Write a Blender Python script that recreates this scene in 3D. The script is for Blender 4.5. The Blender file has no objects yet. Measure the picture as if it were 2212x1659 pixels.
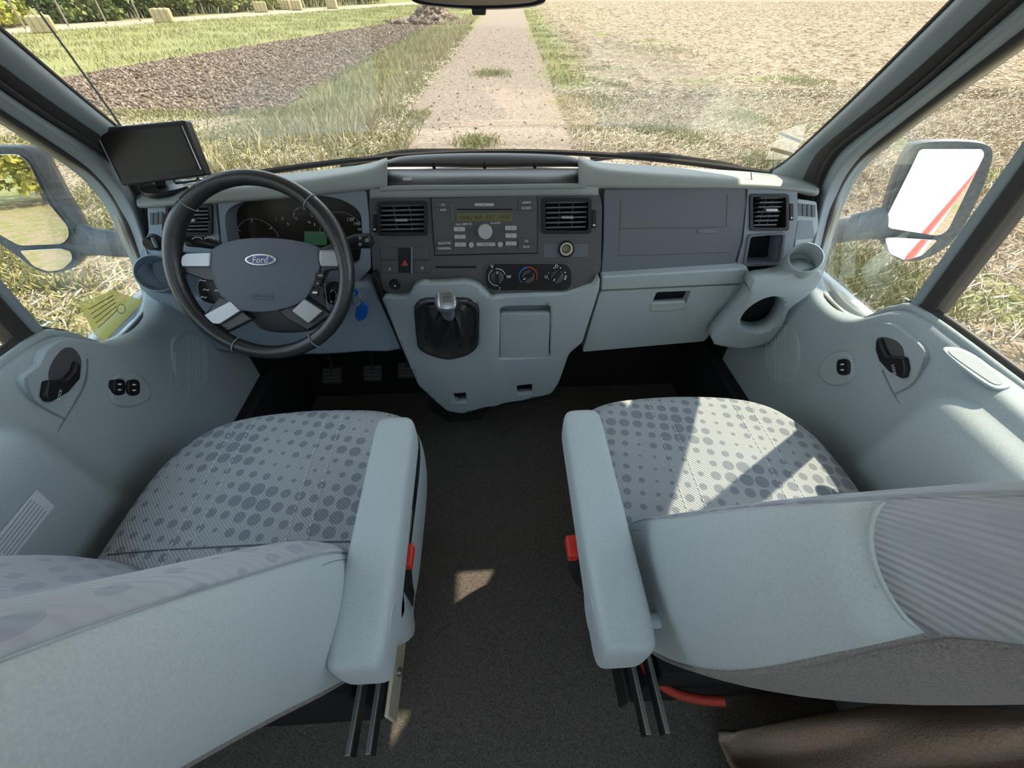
import bpy, bmesh, math, random
import numpy as np
from mathutils import Vector, Matrix, geometry
from mathutils.bvhtree import BVHTree
R = math.radians
SC = bpy.context.scene
COL = SC.collection

# ------------------------------------------------------------------ camera
FPX, PITCH, YAW, CAMH = 880.0, R(44.7), R(3.0), 1.22
cam = bpy.data.cameras.new('camera'); cam.sensor_width = 36.0; cam.lens = 36.0 * FPX / 2212.0
cam.clip_start = 0.01; cam.clip_end = 800
camo = bpy.data.objects.new('camera', cam); COL.objects.link(camo)
camo.location = (0, 0, CAMH); camo.rotation_euler = (math.pi / 2 - PITCH, 0, -YAW)
SC.camera = camo

# ------------------------------------------------------------------ sky, sun, exposure
SKY_STRENGTH, SUN_STRENGTH = 1.3, 4.4
w = bpy.data.worlds.new('sky'); SC.world = w; w.use_nodes = True
nt = w.node_tree; nt.nodes.clear()
tc = nt.nodes.new('ShaderNodeTexCoord'); sep = nt.nodes.new('ShaderNodeSeparateXYZ')
rmp = nt.nodes.new('ShaderNodeValToRGB'); bg = nt.nodes.new('ShaderNodeBackground'); wo = nt.nodes.new('ShaderNodeOutputWorld')
rmp.color_ramp.elements[0].position = 0.0; rmp.color_ramp.elements[0].color = (0.93, 0.97, 1.0, 1)
rmp.color_ramp.elements[1].position = 0.9; rmp.color_ramp.elements[1].color = (0.50, 0.74, 1.0, 1)
nt.links.new(tc.outputs['Generated'], sep.inputs[0]); nt.links.new(sep.outputs['Z'], rmp.inputs[0])
nt.links.new(rmp.outputs[0], bg.inputs[0]); bg.inputs[1].default_value = SKY_STRENGTH
nt.links.new(bg.outputs[0], wo.inputs[0])
sun = bpy.data.lights.new('sun', 'SUN'); sun.energy = SUN_STRENGTH; sun.angle = R(0.6); sun.color = (1.0, 0.86, 0.66)
suno = bpy.data.objects.new('sun', sun); COL.objects.link(suno); suno.location = (4, 3, 9)
suno.rotation_euler = Vector((0.566, 0.393, 0.724)).to_track_quat('Z', 'Y').to_euler()
SC.view_settings.view_transform = 'Standard'; SC.view_settings.look = 'None'
SC.view_settings.gamma = 1.0; SC.view_settings.use_curve_mapping = False
SC.view_settings.exposure = 1.25

# ------------------------------------------------------------------ helpers: photograph pixel -> point in the cab
_c, _s, _cy, _sy = math.cos(PITCH), math.sin(PITCH), math.cos(YAW), math.sin(YAW)
EYE = Vector((0, 0, CAMH))
def ray(px, py):
    u = (px - 1106) / FPX; v = (829.5 - py) / FPX
    x, y, z = u, _c + v * _s, -_s + v * _c
    return Vector((x * _cy + y * _sy, -x * _sy + y * _cy, z))
def P(px, py, x=None, y=None, z=None):
    r = ray(px, py)
    t = x / r.x if x is not None else (y / r.y if y is not None else (z - CAMH) / r.z)
    return EYE + r * t
class Fr:                                   # a flat working frame: origin, two axes, normal towards the cab
    def __init__(s, o, ex, ey):
        s.o = Vector(o); s.ex = Vector(ex).normalized(); ey = Vector(ey)
        s.ey = (ey - s.ex * ey.dot(s.ex)).normalized(); s.n = s.ex.cross(s.ey)
    def px(s, px, py, d=0.0):
        r = ray(px, py); o = s.o + s.n * d
        q = EYE + r * ((o - EYE).dot(s.n) / r.dot(s.n)) - o
        return Vector((q.dot(s.ex), q.dot(s.ey)))
    def w(s, a, d=0.0):
        return s.o + s.ex * a[0] + s.ey * a[1] + s.n * d
    def mpp(s, px, py):
        return (s.px(px + 1, py) - s.px(px, py)).length
FU = Fr((0, .92, .753), (1, 0, 0), (0, .242, 1))        # upper dashboard face
FL = Fr((0, .895, .70), (1, 0, 0), (0, -.12, 1))         # lower dashboard face
FC = Fr((0, .880, .70), (1, 0, 0), (0, -.07, 1))         # centre console face
FDR = Fr((.786, 0, 0), (0, -1, 0), (0, 0, 1))            # passenger door face
FDL = Fr((-.786, 0, 0), (0, 1, 0), (0, 0, 1))            # driver door face

# ------------------------------------------------------------------ helpers: materials
def col(c):
    if isinstance(c, str):
        c = [int(c[i:i + 2], 16) / 255 for i in (0, 2, 4)]
        c = [v / 12.92 if v <= .04045 else ((v + .055) / 1.055) ** 2.4 for v in c]
    return (c[0], c[1], c[2], 1)
def nodes(name):
    m = bpy.data.materials.new(name); m.use_nodes = True
    n = m.node_tree; return m, n, n.nodes['Principled BSDF']
def add(n, t, **k):
    q = n.nodes.new(t)
    for a, b in k.items():
        if a.startswith('i_'): q.inputs[a[2:]].default_value = b
        else: setattr(q, a, b)
    return q
def ramp(n, src, stops):
    q = add(n, 'ShaderNodeValToRGB'); e = q.color_ramp.elements
    while len(e) < len(stops): e.new(.5)
    for i, (p, c) in enumerate(stops): e[i].position = p; e[i].color = col(c)
    n.links.new(src, q.inputs[0]); return q.outputs[0]
def mat(name, c, rough=.6, metal=0.0, grain=None, bump=.15, spec=.3, vary=.0):
    m, n, b = nodes(name)
    b.inputs['Base Color'].default_value = col(c); b.inputs['Roughness'].default_value = rough
    b.inputs['Metallic'].default_value = metal; b.inputs['Specular IOR Level'].default_value = spec
    if grain:
        t = add(n, 'ShaderNodeTexCoord'); x = add(n, 'ShaderNodeTexNoise', i_Scale=grain, i_Detail=3.0)
        n.links.new(t.outputs['Object'], x.inputs['Vector'])
        bp = add(n, 'ShaderNodeBump', i_Strength=bump, i_Distance=.002)
        n.links.new(x.outputs['Fac'], bp.inputs['Height']); n.links.new(bp.outputs[0], b.inputs['Normal'])
        if vary:
            c0 = col(c); lo = [v * (1 - vary) for v in c0[:3]]; hi = [min(1, v * (1 + vary)) for v in c0[:3]]
            n.links.new(ramp(n, x.outputs['Fac'], [(.3, lo), (.7, hi)]), b.inputs['Base Color'])
    return m
M = {}
M['grey'] = mat('grey_plastic', (.36, .42, .44), .55, grain=900, bump=.3, vary=.18)
M['bluegrey'] = mat('blue_grey_plastic', (.26, .33, .40), .5, grain=900, bump=.25, vary=.10)
M['cowl'] = mat('cowl_plastic', (.25, .28, .27), .5, grain=900, bump=.25, vary=.10)
M['pillar'] = mat('pillar_trim', (.24, .28, .30), .5, grain=900, bump=.2, vary=.08)
M['dark'] = mat('dark_panel', (.085, .085, .088), .5, grain=900, bump=.25, vary=.15)
M['airbag'] = mat('airbag_panel', (.115, .130, .150), .5, grain=900, bump=.25, vary=.15)
M['surround'] = mat('cluster_surround', (.20, .235, .28), .5, grain=900, bump=.25, vary=.1)
M['black'] = mat('black_plastic', (.016, .016, .018), .35, grain=700, bump=.1)
M['matteblack'] = mat('matte_black', (.010, .010, .011), .85)
M['rubber'] = mat('rubber_seal', (.045, .042, .040), .5)
M['tan'] = mat('tan_edge', (.33, .29, .20), .45)
M['leather'] = mat('black_leather', (.018, .020, .021), .32, grain=260, bump=.25, spec=.6)
M['boot'] = mat('gaiter_leather', (.030, .030, .032), .20, grain=120, bump=.15, spec=1.0)
M['hub'] = mat('airbag_cover', (.115, .13, .155), .5, grain=800, bump=.35, vary=.15)
M['silver'] = mat('satin_silver', (.34, .345, .36), .32, metal=.8)
M['chrome'] = mat('chrome', (.80, .80, .78), .12, metal=1.0)
M['steel'] = mat('steel_rail', (.30, .30, .30), .35, metal=.9)
M['cream'] = mat('cream_metal', (.60, .55, .42), .35)
M['white'] = mat('white_print', (.78, .78, .76), .5)
M['ink'] = mat('dark_ink', (.03, .03, .035), .5)
M['buttons'] = mat('pale_button', (.40, .40, .40), .45)
M['red'] = mat('red_plastic', (.62, .045, .03), .4)
M['dimred'] = mat('dim_red_print', (.22, .03, .03), .5)
M['bluep'] = mat('blue_print', (.05, .16, .42), .5)
M['redp'] = mat('red_print', (.42, .05, .05), .5)
M['fordblue'] = mat('badge_blue', (.012, .035, .16), .2, spec=.6)
M['fob'] = mat('blue_fob', (.012, .10, .42), .3)
M['lcd'] = mat('lcd_olive', (.15, .14, .055), .4)
M['greenlcd'] = mat('lcd_green', (.07, .17, .09), .4)
M['glassblack'] = mat('screen_black', (.022, .018, .014), .25)
M['vinyl'] = mat('seat_vinyl', (.42, .475, .495), .45, grain=420, bump=.30, vary=.06)
M['carpetback'] = mat('seat_back_carpet', (.24, .22, .215), .95, grain=600, bump=.9, vary=.3)
M['floor'] = mat('floor_carpet', (.098, .083, .071), .95, grain=380, bump=.9, vary=.5)
M['footrubber'] = mat('footwell_rubber', (.014, .014, .016), .7, grain=80, bump=.3)
M['whitepaint'] = mat('white_paint', (.72, .72, .70), .3, spec=.5)
M['redpaint'] = mat('red_paint', (.55, .03, .04), .35)
M['beige'] = mat('beige_lining', (.52, .45, .36), .8)
M['mirrorshell'] = mat('mirror_shell', (.10, .112, .118), .55, grain=120, bump=.3, vary=.25)
M['mirror'] = mat('mirror_glass', (.92, .94, .95), .01, metal=1.0)
M['redcord'] = mat('red_cord', (.35, .035, .02), .6)
M['blanket'] = mat('brown_cloth', (.30, .21, .15), .95, grain=300, bump=.8, vary=.2)
M['paper'] = mat('paper_label', (.62, .64, .68), .7)
M['bonnet'] = mat('dusty_white_paint', (.42, .38, .36), .5)
M['hay'] = mat('hay', (.40, .30, .15), .95, grain=25, bump=1.0, vary=.35)
M['wood'] = mat('weathered_wood', (.25, .20, .15), .9, grain=20, bump=.5, vary=.3)
M['bark'] = mat('bark', (.16, .12, .08), .95, grain=20, bump=.8, vary=.3)

def glass(name, haze=.015):
    m = bpy.data.materials.new(name); m.use_nodes = True; n = m.node_tree; n.nodes.clear()
    o = add(n, 'ShaderNodeOutputMaterial'); t = add(n, 'ShaderNodeBsdfTransparent'); t.inputs[0].default_value = (.97, .985, .975, 1)
    g = add(n, 'ShaderNodeBsdfGlossy', i_Roughness=.02); g.inputs[0].default_value = (1, 1, 1, 1)
    d = add(n, 'ShaderNodeBsdfDiffuse'); d.inputs[0].default_value = (.9, .9, .86, 1)
    lw = add(n, 'ShaderNodeLayerWeight', i_Blend=.25); mm = add(n, 'ShaderNodeMath', operation='MULTIPLY'); mm.inputs[1].default_value = .35
    n.links.new(lw.outputs['Fresnel'], mm.inputs[0])
    a = add(n, 'ShaderNodeMixShader'); n.links.new(mm.outputs[0], a.inputs[0]); n.links.new(t.outputs[0], a.inputs[1]); n.links.new(g.outputs[0], a.inputs[2])
    tcx = add(n, 'ShaderNodeTexCoord'); nz = add(n, 'ShaderNodeTexNoise', i_Scale=2.2, i_Detail=6.0); n.links.new(tcx.outputs['Object'], nz.inputs['Vector'])
    mr = add(n, 'ShaderNodeMapRange'); mr.inputs['From Min'].default_value = .45; mr.inputs['From Max'].default_value = .8
    mr.inputs['To Min'].default_value = haze; mr.inputs['To Max'].default_value = haze * 3.5
    n.links.new(nz.outputs['Fac'], mr.inputs['Value'])
    b = add(n, 'ShaderNodeMixShader'); n.links.new(mr.outputs[0], b.inputs[0]); n.links.new(a.outputs[0], b.inputs[1]); n.links.new(d.outputs[0], b.inputs[2])
    n.links.new(b.outputs[0], o.inputs[0]); return m
def film(name, c, k):
    m = bpy.data.materials.new(name); m.use_nodes = True; n = m.node_tree; n.nodes.clear(); o = add(n, 'ShaderNodeOutputMaterial')
    t = add(n, 'ShaderNodeBsdfTransparent'); d = add(n, 'ShaderNodeBsdfDiffuse'); d.inputs[0].default_value = col(c); tl = add(n, 'ShaderNodeBsdfTranslucent'); tl.inputs[0].default_value = col(c)
    q = add(n, 'ShaderNodeMixShader'); q.inputs[0].default_value = .5; n.links.new(d.outputs[0], q.inputs[1]); n.links.new(tl.outputs[0], q.inputs[2])
    x = add(n, 'ShaderNodeMixShader'); x.inputs[0].default_value = k; n.links.new(t.outputs[0], x.inputs[1]); n.links.new(q.outputs[0], x.inputs[2]); n.links.new(x.outputs[0], o.inputs[0]); return m
M['yellowlabel'] = film('yellow_label', (.62, .60, .20), .6); M['clearlabel'] = film('clear_label', (.8, .78, .72), .14)
M['glass'] = glass('dusty_windscreen', .02); M['sideglass'] = glass('side_glass', .012)

def fabric(name, base, dot, ribs=False, tilt=0):
    m, n, b = nodes(name); b.inputs['Roughness'].default_value = .9; b.inputs['Specular IOR Level'].default_value = .15
    t = add(n, 'ShaderNodeTexCoord'); L = n.links
    mp = add(n, 'ShaderNodeMapping'); L.new(t.outputs['Object'], mp.inputs[0]); mp.inputs['Rotation'].default_value = (R(tilt), 0, R(12))
    vm = add(n, 'ShaderNodeVectorMath', operation='MULTIPLY'); vm.inputs[1].default_value = (36, 36, 0); L.new(mp.outputs[0], vm.inputs[0])
    fr = add(n, 'ShaderNodeVectorMath', operation='FRACTION'); L.new(vm.outputs[0], fr.inputs[0])
    su = add(n, 'ShaderNodeVectorMath', operation='SUBTRACT'); su.inputs[1].default_value = (.5, .5, 0); L.new(fr.outputs[0], su.inputs[0])
    ln = add(n, 'ShaderNodeVectorMath', operation='LENGTH'); L.new(su.outputs[0], ln.inputs[0])
    fl = add(n, 'ShaderNodeVectorMath', operation='FLOOR'); L.new(vm.outputs[0], fl.inputs[0])
    nz = add(n, 'ShaderNodeTexNoise', i_Scale=.23, i_Detail=1.0); L.new(fl.outputs[0], nz.inputs['Vector'])
    mr = add(n, 'ShaderNodeMapRange'); mr.inputs['From Min'].default_value = .36; mr.inputs['From Max'].default_value = .66
    mr.inputs['To Min'].default_value = .10; mr.inputs['To Max'].default_value = .46; L.new(nz.outputs['Fac'], mr.inputs['Value'])
    ls = add(n, 'ShaderNodeMath', operation='LESS_THAN'); L.new(ln.outputs['Value'], ls.inputs[0]); L.new(mr.outputs[0], ls.inputs[1])
    wv = add(n, 'ShaderNodeTexWave', i_Scale=95.0, i_Distortion=.6); wv.bands_direction = 'DIAGONAL'; L.new(t.outputs['Object'], wv.inputs['Vector'])
    mx = add(n, 'ShaderNodeMix', data_type='RGBA'); mx.inputs['A'].default_value = col(base); mx.inputs['B'].default_value = col(dot)
    L.new(ls.outputs[0], mx.inputs['Factor'])
    mx2 = add(n, 'ShaderNodeMix', data_type='RGBA', blend_type='MULTIPLY'); mx2.inputs['Factor'].default_value = .18 if ribs else .55
    L.new(mx.outputs['Result'], mx2.inputs['A']); L.new(wv.outputs['Color'], mx2.inputs['B'])
    mr2 = ramp(n, wv.outputs['Fac'], [(0, (.62, .62, .62)), (.6, (1, 1, 1))]); L.new(mr2, mx2.inputs['B'])
    if ribs:
        w2 = add(n, 'ShaderNodeTexWave', i_Scale=110.0, i_Distortion=.0); w2.bands_direction = 'DIAGONAL'; L.new(t.outputs['Object'], w2.inputs['Vector'])
        hsrc = w2.outputs['Fac']
    else: hsrc = wv.outputs['Fac']
    bp = add(n, 'ShaderNodeBump', i_Strength=.35, i_Distance=.002); L.new(hsrc, bp.inputs['Height']); L.new(bp.outputs[0], b.inputs['Normal'])
    L.new(mx2.outputs['Result'], b.inputs['Base Color']); return m
M['fabric'] = fabric('dotted_fabric', (.42, .45, .475), (.25, .28, .32))
M['ribfabric'] = fabric('ribbed_fabric', (.37, .395, .43), (.31, .335, .385), True, -60)
M['ribplain'] = fabric('plain_ribbed_fabric', (.36, .385, .425), (.345, .37, .41), True, -60)

# ------------------------------------------------------------------ helpers: objects
WL = {}
def thing(name, label, cat, loc=(0, 0, 0), group=None, kind=None):
    o = bpy.data.objects.new(name, None); COL.objects.link(o); o.location = loc; o.empty_display_size = .05
    WL[o] = Vector(loc); tag(o, label, cat, group, kind); return o
def tag(o, label=None, cat=None, group=None, kind=None):
    if label: o['label'] = label
    if cat: o['category'] = cat
    if group: o['group'] = group
    if kind: o['kind'] = kind
    return o
def place(o, c, parent):
    COL.objects.link(o); WL[o] = Vector(c)
    if parent is not None: o.parent = parent; o.location = Vector(c) - WL[parent]
    else: o.location = c
def mesh(name, v, f, m, parent=None, smooth=True, bevel=0, seg=2, sub=0, ang=38, solid=0, origin=None, label=None):
    v = [Vector(q) for q in v]
    if origin is None:
        lo = Vector([min(q[i] for q in v) for i in range(3)]); hi = Vector([max(q[i] for q in v) for i in range(3)]); origin = (lo + hi) / 2
    me = bpy.data.meshes.new(name); me.from_pydata([q - origin for q in v], [], f); me.validate()
    bm = bmesh.new(); bm.from_mesh(me); bmesh.ops.recalc_face_normals(bm, faces=bm.faces); bm.to_mesh(me); bm.free()
    if smooth:
        me.polygons.foreach_set('use_smooth', [True] * len(me.polygons))
        if not sub: me.set_sharp_from_angle(angle=R(ang))
    for q in (m if isinstance(m, list) else [m]): me.materials.append(q)
    o = bpy.data.objects.new(name, me); place(o, origin, parent)
    if bevel and solid: s = o.modifiers.new('thick', 'SOLIDIFY'); s.thickness = solid; s.offset = 0; solid = 0
    if bevel: b = o.modifiers.new('bevel', 'BEVEL'); b.width = bevel; b.segments = seg; b.limit_method = 'ANGLE'; b.angle_limit = R(40); b.harden_normals = False
    if sub: s = o.modifiers.new('sub', 'SUBSURF'); s.levels = sub; s.render_levels = sub; s.boundary_smooth = 'PRESERVE_CORNERS'
    if solid: s = o.modifiers.new('thick', 'SOLIDIFY'); s.thickness = solid; s.offset = 0
    if label: o['label'] = label
    return o
def rounded(poly, r, k=4):
    out = []; n = len(poly)
    for i in range(n):
        a, b, c = Vector(poly[i - 1][:2]), Vector(poly[i][:2]), Vector(poly[(i + 1) % n][:2])
        d1, d2 = (a - b), (c - b); q = min(r, d1.length * .48, d2.length * .48)
        p1, p2 = b + d1.normalized() * q, b + d2.normalized() * q
        for j in range(k + 1):
            t = j / k; out.append((1 - t) ** 2 * p1 + 2 * t * (1 - t) * b + t * t * p2)
    return out
def spline(pts, closed=False, k=6):
    pts = [Vector(p) for p in pts]; n = len(pts); out = []
    for i in range(n if closed else n - 1):
        if closed: p = [pts[(i + j - 1) % n] for j in range(4)]
        else: p = [pts[max(0, min(n - 1, i + j - 1))] for j in range(4)]
        for j in range(k):
            t = j / k
            out.append(.5 * ((2 * p[1]) + (p[2] - p[0]) * t + (2 * p[0] - 5 * p[1] + 4 * p[2] - p[3]) * t * t + (3 * p[1] - p[0] - 3 * p[2] + p[3]) * t ** 3))
    if not closed: out.append(pts[-1])
    return out
def rect(x0, y0, x1, y1): return [(x0, y0), (x1, y0), (x1, y1), (x0, y1)]
def plate2(name, loop, fr, d, th, m, parent, bevel=.002, holes=(), seg=2, **k):   # loop in frame coordinates
    loops = [list(loop)] + [list(h) for h in holes]
    tri = geometry.tessellate_polygon([[Vector((p[0], p[1], 0)) for p in l] for l in loops])
    flat = [p for l in loops for p in l]; n = len(flat)
    v = [fr.w(p, d) for p in flat] + [fr.w(p, d - th) for p in flat]
    if not holes:
        f = [list(range(n)), list(range(2 * n - 1, n - 1, -1))]
    else:
        f = [list(t) for t in tri] + [[q + n for q in reversed(t)] for t in tri]
    s = 0
    for l in loops:
        c = len(l)
        for i in range(c): a, b = s + i, s + (i + 1) % c; f.append([a, b, b + n, a + n])
        s += c
    return mesh(name, v, f, m, parent, bevel=bevel, seg=seg, **k)
def plate(name, poly, fr, d, th, m, parent, bevel=.002, r=0, holes=(), smooth_outline=False, **k):   # outline in photograph pixels
    poly = spline(poly, True, 4) if smooth_outline else (rounded(poly, r) if r else poly)
    hs = []
    for h in holes: hs.append([fr.px(q[0], q[1], d) for q in h])
    return plate2(name, [fr.px(q[0], q[1], d) for q in poly], fr, d, th, m, parent, bevel, hs, **k)
def patch(name, poly, fr, fn, th, m, parent, holes=(), step=.02, sub=0, **k):    # curved panel: outline in pixels, bulge fn(a, b)
    loops = [[fr.px(q[0], q[1], 0) for q in l] for l in [poly] + list(holes)]
    tri = geometry.tessellate_polygon([[Vector((p[0], p[1], 0)) for p in l] for l in loops])
    flat = [p for l in loops for p in l]; bm = bmesh.new(); vs = [bm.verts.new((p[0], p[1], 0)) for p in flat]
    for t in tri:
        try: bm.faces.new([vs[i] for i in t])
        except ValueError: pass
    xs = [p[0] for p in flat]; ys = [p[1] for p in flat]
    for ax, lo, hi in ((0, min(xs), max(xs)), (1, min(ys), max(ys))):
        q = lo + step
        while q < hi:
            co = [0, 0, 0]; no = [0, 0, 0]; co[ax] = q; no[ax] = 1
            bmesh.ops.bisect_plane(bm, geom=bm.verts[:] + bm.edges[:] + bm.faces[:], plane_co=co, plane_no=no); q += step
    bm.verts.index_update(); bm.normal_update()
    v = [fr.w(q.co, fn(q.co.x, q.co.y)) for q in bm.verts]
    f = [[q.index for q in (p.verts if p.normal.z > 0 else reversed(list(p.verts)))] for p in bm.faces]; bm.free()
    o = mesh(name, v, f, m, parent, sub=sub, ang=60, **k)
    s = o.modifiers.new('thick', 'SOLIDIFY'); s.thickness = th; s.offset = -1
    # make sure the thickness grows away from the cab
    nn = sum((p.normal for p in o.data.polygons), Vector())
    if nn.dot(fr.n) < 0: s.offset = 1
    return o
def box(name, c, size, m, parent=None, rot=None, bevel=.003, seg=2, **k):
    c = Vector(c); q = Matrix.Identity(3) if rot is None else (rot if isinstance(rot, Matrix) else Matrix(rot))
    v = [c + q @ Vector((sx * size[0] / 2, sy * size[1] / 2, sz * size[2] / 2)) for sx in (-1, 1) for sy in (-1, 1) for sz in (-1, 1)]
    f = [(0, 1, 3, 2), (4, 6, 7, 5), (0, 4, 5, 1), (2, 3, 7, 6), (0, 2, 6, 4), (1, 5, 7, 3)]
    return mesh(name, v, f, m, parent, bevel=bevel, seg=seg, **k)
def frbox(name, fr, a, b, d, sx, sy, th, m, parent, bevel=.001, tilt=0, **k):   # box on a frame, a/b in frame metres, front at d
    q = Matrix((fr.ex, fr.ey, fr.n)).transposed() @ Matrix.Rotation(tilt, 3, 'X')
    return box(name, fr.w((a, b), d - th / 2), (sx, sy, th), m, parent, rot=q, bevel=bevel, **k)
def pxbox(name, fr, x0, y0, x1, y1, d, th, m, parent, bevel=.001, r=0, **k):
    return plate(name, rect(x0, y0, x1, y1), fr, d, th, m, parent, bevel, r=r, **k)
def grid(name, rows, m, parent=None, closed=False, caps=False, sub=1, solid=0, **k):   # loft through rows of points
    n = len(rows[0]); v = [p for r_ in rows for p in r_]; f = []
    for i in range(len(rows) - 1):
        for j in range(n if closed else n - 1):
            a, b = i * n + j, i * n + (j + 1) % n; f.append([a, b, b + n, a + n])
    if caps: f.append(list(range(n - 1, -1, -1))); f.append([(len(rows) - 1) * n + j for j in range(n)])
    return mesh(name, v, f, m, parent, sub=sub, solid=solid, **k)
def tube(name, pts, r, m, parent=None, seg=10, closed=False, caps=True, **k):
    pts = [Vector(p) for p in pts]; n = len(pts); rows = []
    up = None
    for i in range(n):
        t = (pts[(i + 1) % n] - pts[i - 1]) if closed else (pts[min(n - 1, i + 1)] - pts[max(0, i - 1)])
        t.normalize()
        if up is None: up = Vector((0, 0, 1)) if abs(t.z) < .9 else Vector((1, 0, 0))
        a = (up - t * up.dot(t)).normalized(); b = t.cross(a); up = a
        rr = r[i] if isinstance(r, (list, tuple)) else r
        rows.append([pts[i] + (a * math.cos(q) + b * math.sin(q)) * rr for q in [2 * math.pi * j / seg for j in range(seg)]])
    if closed: rows.append(rows[0])
    return grid(name, rows, m, parent, closed=True, caps=caps and not closed, sub=0, ang=50, **k)
def revolve(name, fr, a, b, prof, m, parent, seg=24, sx=1.0, sy=1.0, rot=0, sub=0, caps=True, **k):   # prof: (radius, height along the normal)
    rows = []
    for r_, h in prof:
        row = []
        for j in range(seg):
            t = 2 * math.pi * j / seg; x, y = r_ * sx * math.cos(t), r_ * sy * math.sin(t)
            row.append(fr.w((a + x * math.cos(rot) - y * math.sin(rot), b + x * math.sin(rot) + y * math.cos(rot)), h))
        rows.append(row)
    return grid(name, rows, m, parent, closed=True, caps=caps, sub=sub, **k)
def text(name, s, fr, px, py, hpx, m, parent, d=.002, wpx=None, th=.0006, shear=0, rot=0):
    cu = bpy.data.curves.new(name, 'FONT'); cu.body = s; cu.align_x = 'CENTER'; cu.align_y = 'CENTER'; cu.shear = shear; cu.resolution_u = 3
    to = bpy.data.objects.new('tmp', cu); COL.objects.link(to); dg = bpy.context.evaluated_depsgraph_get()
    me = to.evaluated_get(dg).to_mesh(); vv = [q.co.copy() for q in me.vertices]; ff = [list(p.vertices) for p in me.polygons]
    to.evaluated_get(dg).to_mesh_clear(); bpy.data.objects.remove(to); bpy.data.curves.remove(cu)
    if not vv: return None
    x0 = min(q.x for q in vv); x1 = max(q.x for q in vv); y0 = min(q.y for q in vv); y1 = max(q.y for q in vv)
    c0 = fr.px(px, py, d); hm = (fr.px(px, py - hpx / 2, d) - fr.px(px, py + hpx / 2, d)).length
    sy = hm / (y1 - y0); sx = sy if wpx is None else wpx * fr.mpp(px, py) / (x1 - x0)
    cr, sr = math.cos(rot), math.sin(rot); out = []
    for q in vv:
        a, b = (q.x - (x0 + x1) / 2) * sx, (q.y - (y0 + y1) / 2) * sy
        out.append(fr.w((c0[0] + a * cr - b * sr, c0[1] + a * sr + b * cr), d))
    return mesh(name, out, ff, m, parent, smooth=False)
def arc(fr, px, py, rm, a0, a1, d, n=16):
    c = fr.px(px, py, d); return [fr.w((c[0] + rm * math.cos(R(a0 + (a1 - a0) * i / n)), c[1] + rm * math.sin(R(a0 + (a1 - a0) * i / n))), d) for i in range(n + 1)]
def mirror_pt(p): return Vector((-p[0], p[1], p[2]))

# ================================================================== THE SETTING
# ------------------------------------------------------------------ cab shell
def hbox(name, lo, hi, m, parent=None, bevel=0, **k):
    lo, hi = Vector(lo), Vector(hi); return box(name, (lo + hi) / 2, hi - lo, m, parent, bevel=bevel, **k)
FX = Fr((0, 0, 0), (1, 0, 0), (0, 1, 0))               # plan frame, normal up
fl = hbox('floor', (-.80, -3.36, -.05), (.80, 1.26, 0), M['floor']); tag(fl, 'dark brown carpeted cab floor between the two seats', kind='structure')
wf = hbox('wall_front', (-.80, 1.20, 0), (.80, 1.235, .79), M['footrubber']); tag(wf, 'black front bulkhead of the footwell', kind='structure')
def holed_wall(name, fr, loop, holes, th, m, **k): return plate2(name, loop, fr, 0, th, m, None, bevel=0, holes=holes, **k)
FWL = Fr((-1.03, 0, 0), (0, 1, 0), (0, 0, 1)); FWR = Fr((1.03, 0, 0), (0, -1, 0), (0, 0, 1))
wl = holed_wall('wall_left', FWL, [(-3.4, -.35), (-.20, -.35), (-.20, 1.80), (-3.4, 1.80)], [[(-1.9, .80), (-.8, .80), (-.8, 1.40), (-1.9, 1.40)]], .05, M['whitepaint'])
wr = holed_wall('wall_right', FWR, [(.20, -.35), (3.4, -.35), (3.4, 1.80), (.20, 1.80)], [[(.8, .80), (1.9, .80), (1.9, 1.40), (.8, 1.40)]], .05, M['whitepaint'])
tag(wl, 'white left wall of the living area behind the cab', kind='structure'); tag(wr, 'white right wall of the van body with red stripes', kind='structure')
FWRo = Fr((1.08, 0, 0), (0, 1, 0), (0, 0, 1)); FWLo = Fr((-1.08, 0, 0), (0, -1, 0), (0, 0, 1))
for a, b, mm in ((.28, .46, 'redpaint'), (.20, .235, 'redpaint')):
    plate2('stripe', [(-3.4, a), (-.2, a), (-.2, b), (-3.4, b)], FWRo, .004, .003, M[mm], wr, bevel=0)
    plate2('stripe', [(.2, a), (3.4, a), (3.4, b), (.2, b)], FWLo, .004, .003, M[mm], wl, bevel=0)
for fr_, p_, s in ((FWR, wr, 1), (FWL, wl, -1)):
    q = [(s * .8, .80), (s * 1.9, .80), (s * 1.9, 1.40), (s * .8, 1.40)]
    plate2('pane', q, fr_, -.02, .006, M['sideglass'], p_, bevel=0)
wb = hbox('wall_back', (-1.08, -3.45, -.35), (1.08, -3.40, 1.8), M['beige']); tag(wb, 'beige rear wall of the living area', kind='structure')
ce = plate2('ceiling', [(-1.08, -3.45), (1.08, -3.45), (1.08, .30), (-1.08, .30)], Fr((0, 0, 1.8), (1, 0, 0), (0, 1, 0)), .04, .04, M['beige'], None, bevel=0,
            holes=[[(-.6, -2.0), (.6, -2.0), (.6, -.5), (-.6, -.5)]]); tag(ce, 'beige roof lining with a rooflight', kind='structure')
plate2('rooflight_pane', [(-.6, -2.0), (.6, -2.0), (.6, -.5), (-.6, -.5)], Fr((0, 0, 1.82), (1, 0, 0), (0, 1, 0)), 0, .006, M['sideglass'], ce, bevel=0)
al = hbox('ceiling_overcab', (-1.06, .30, 1.67), (1.06, 1.75, 2.35), M['whitepaint'], bevel=.05); tag(al, 'white overcab box above the windscreen', kind='structure')
hbox('overcab_sun_blocker', (-1.12, 1.05, 1.58), (1.12, 1.75, 1.69), M['whitepaint'], al, bevel=.03)  # unseen box added to keep sun through the windscreen off floor and seat
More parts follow.
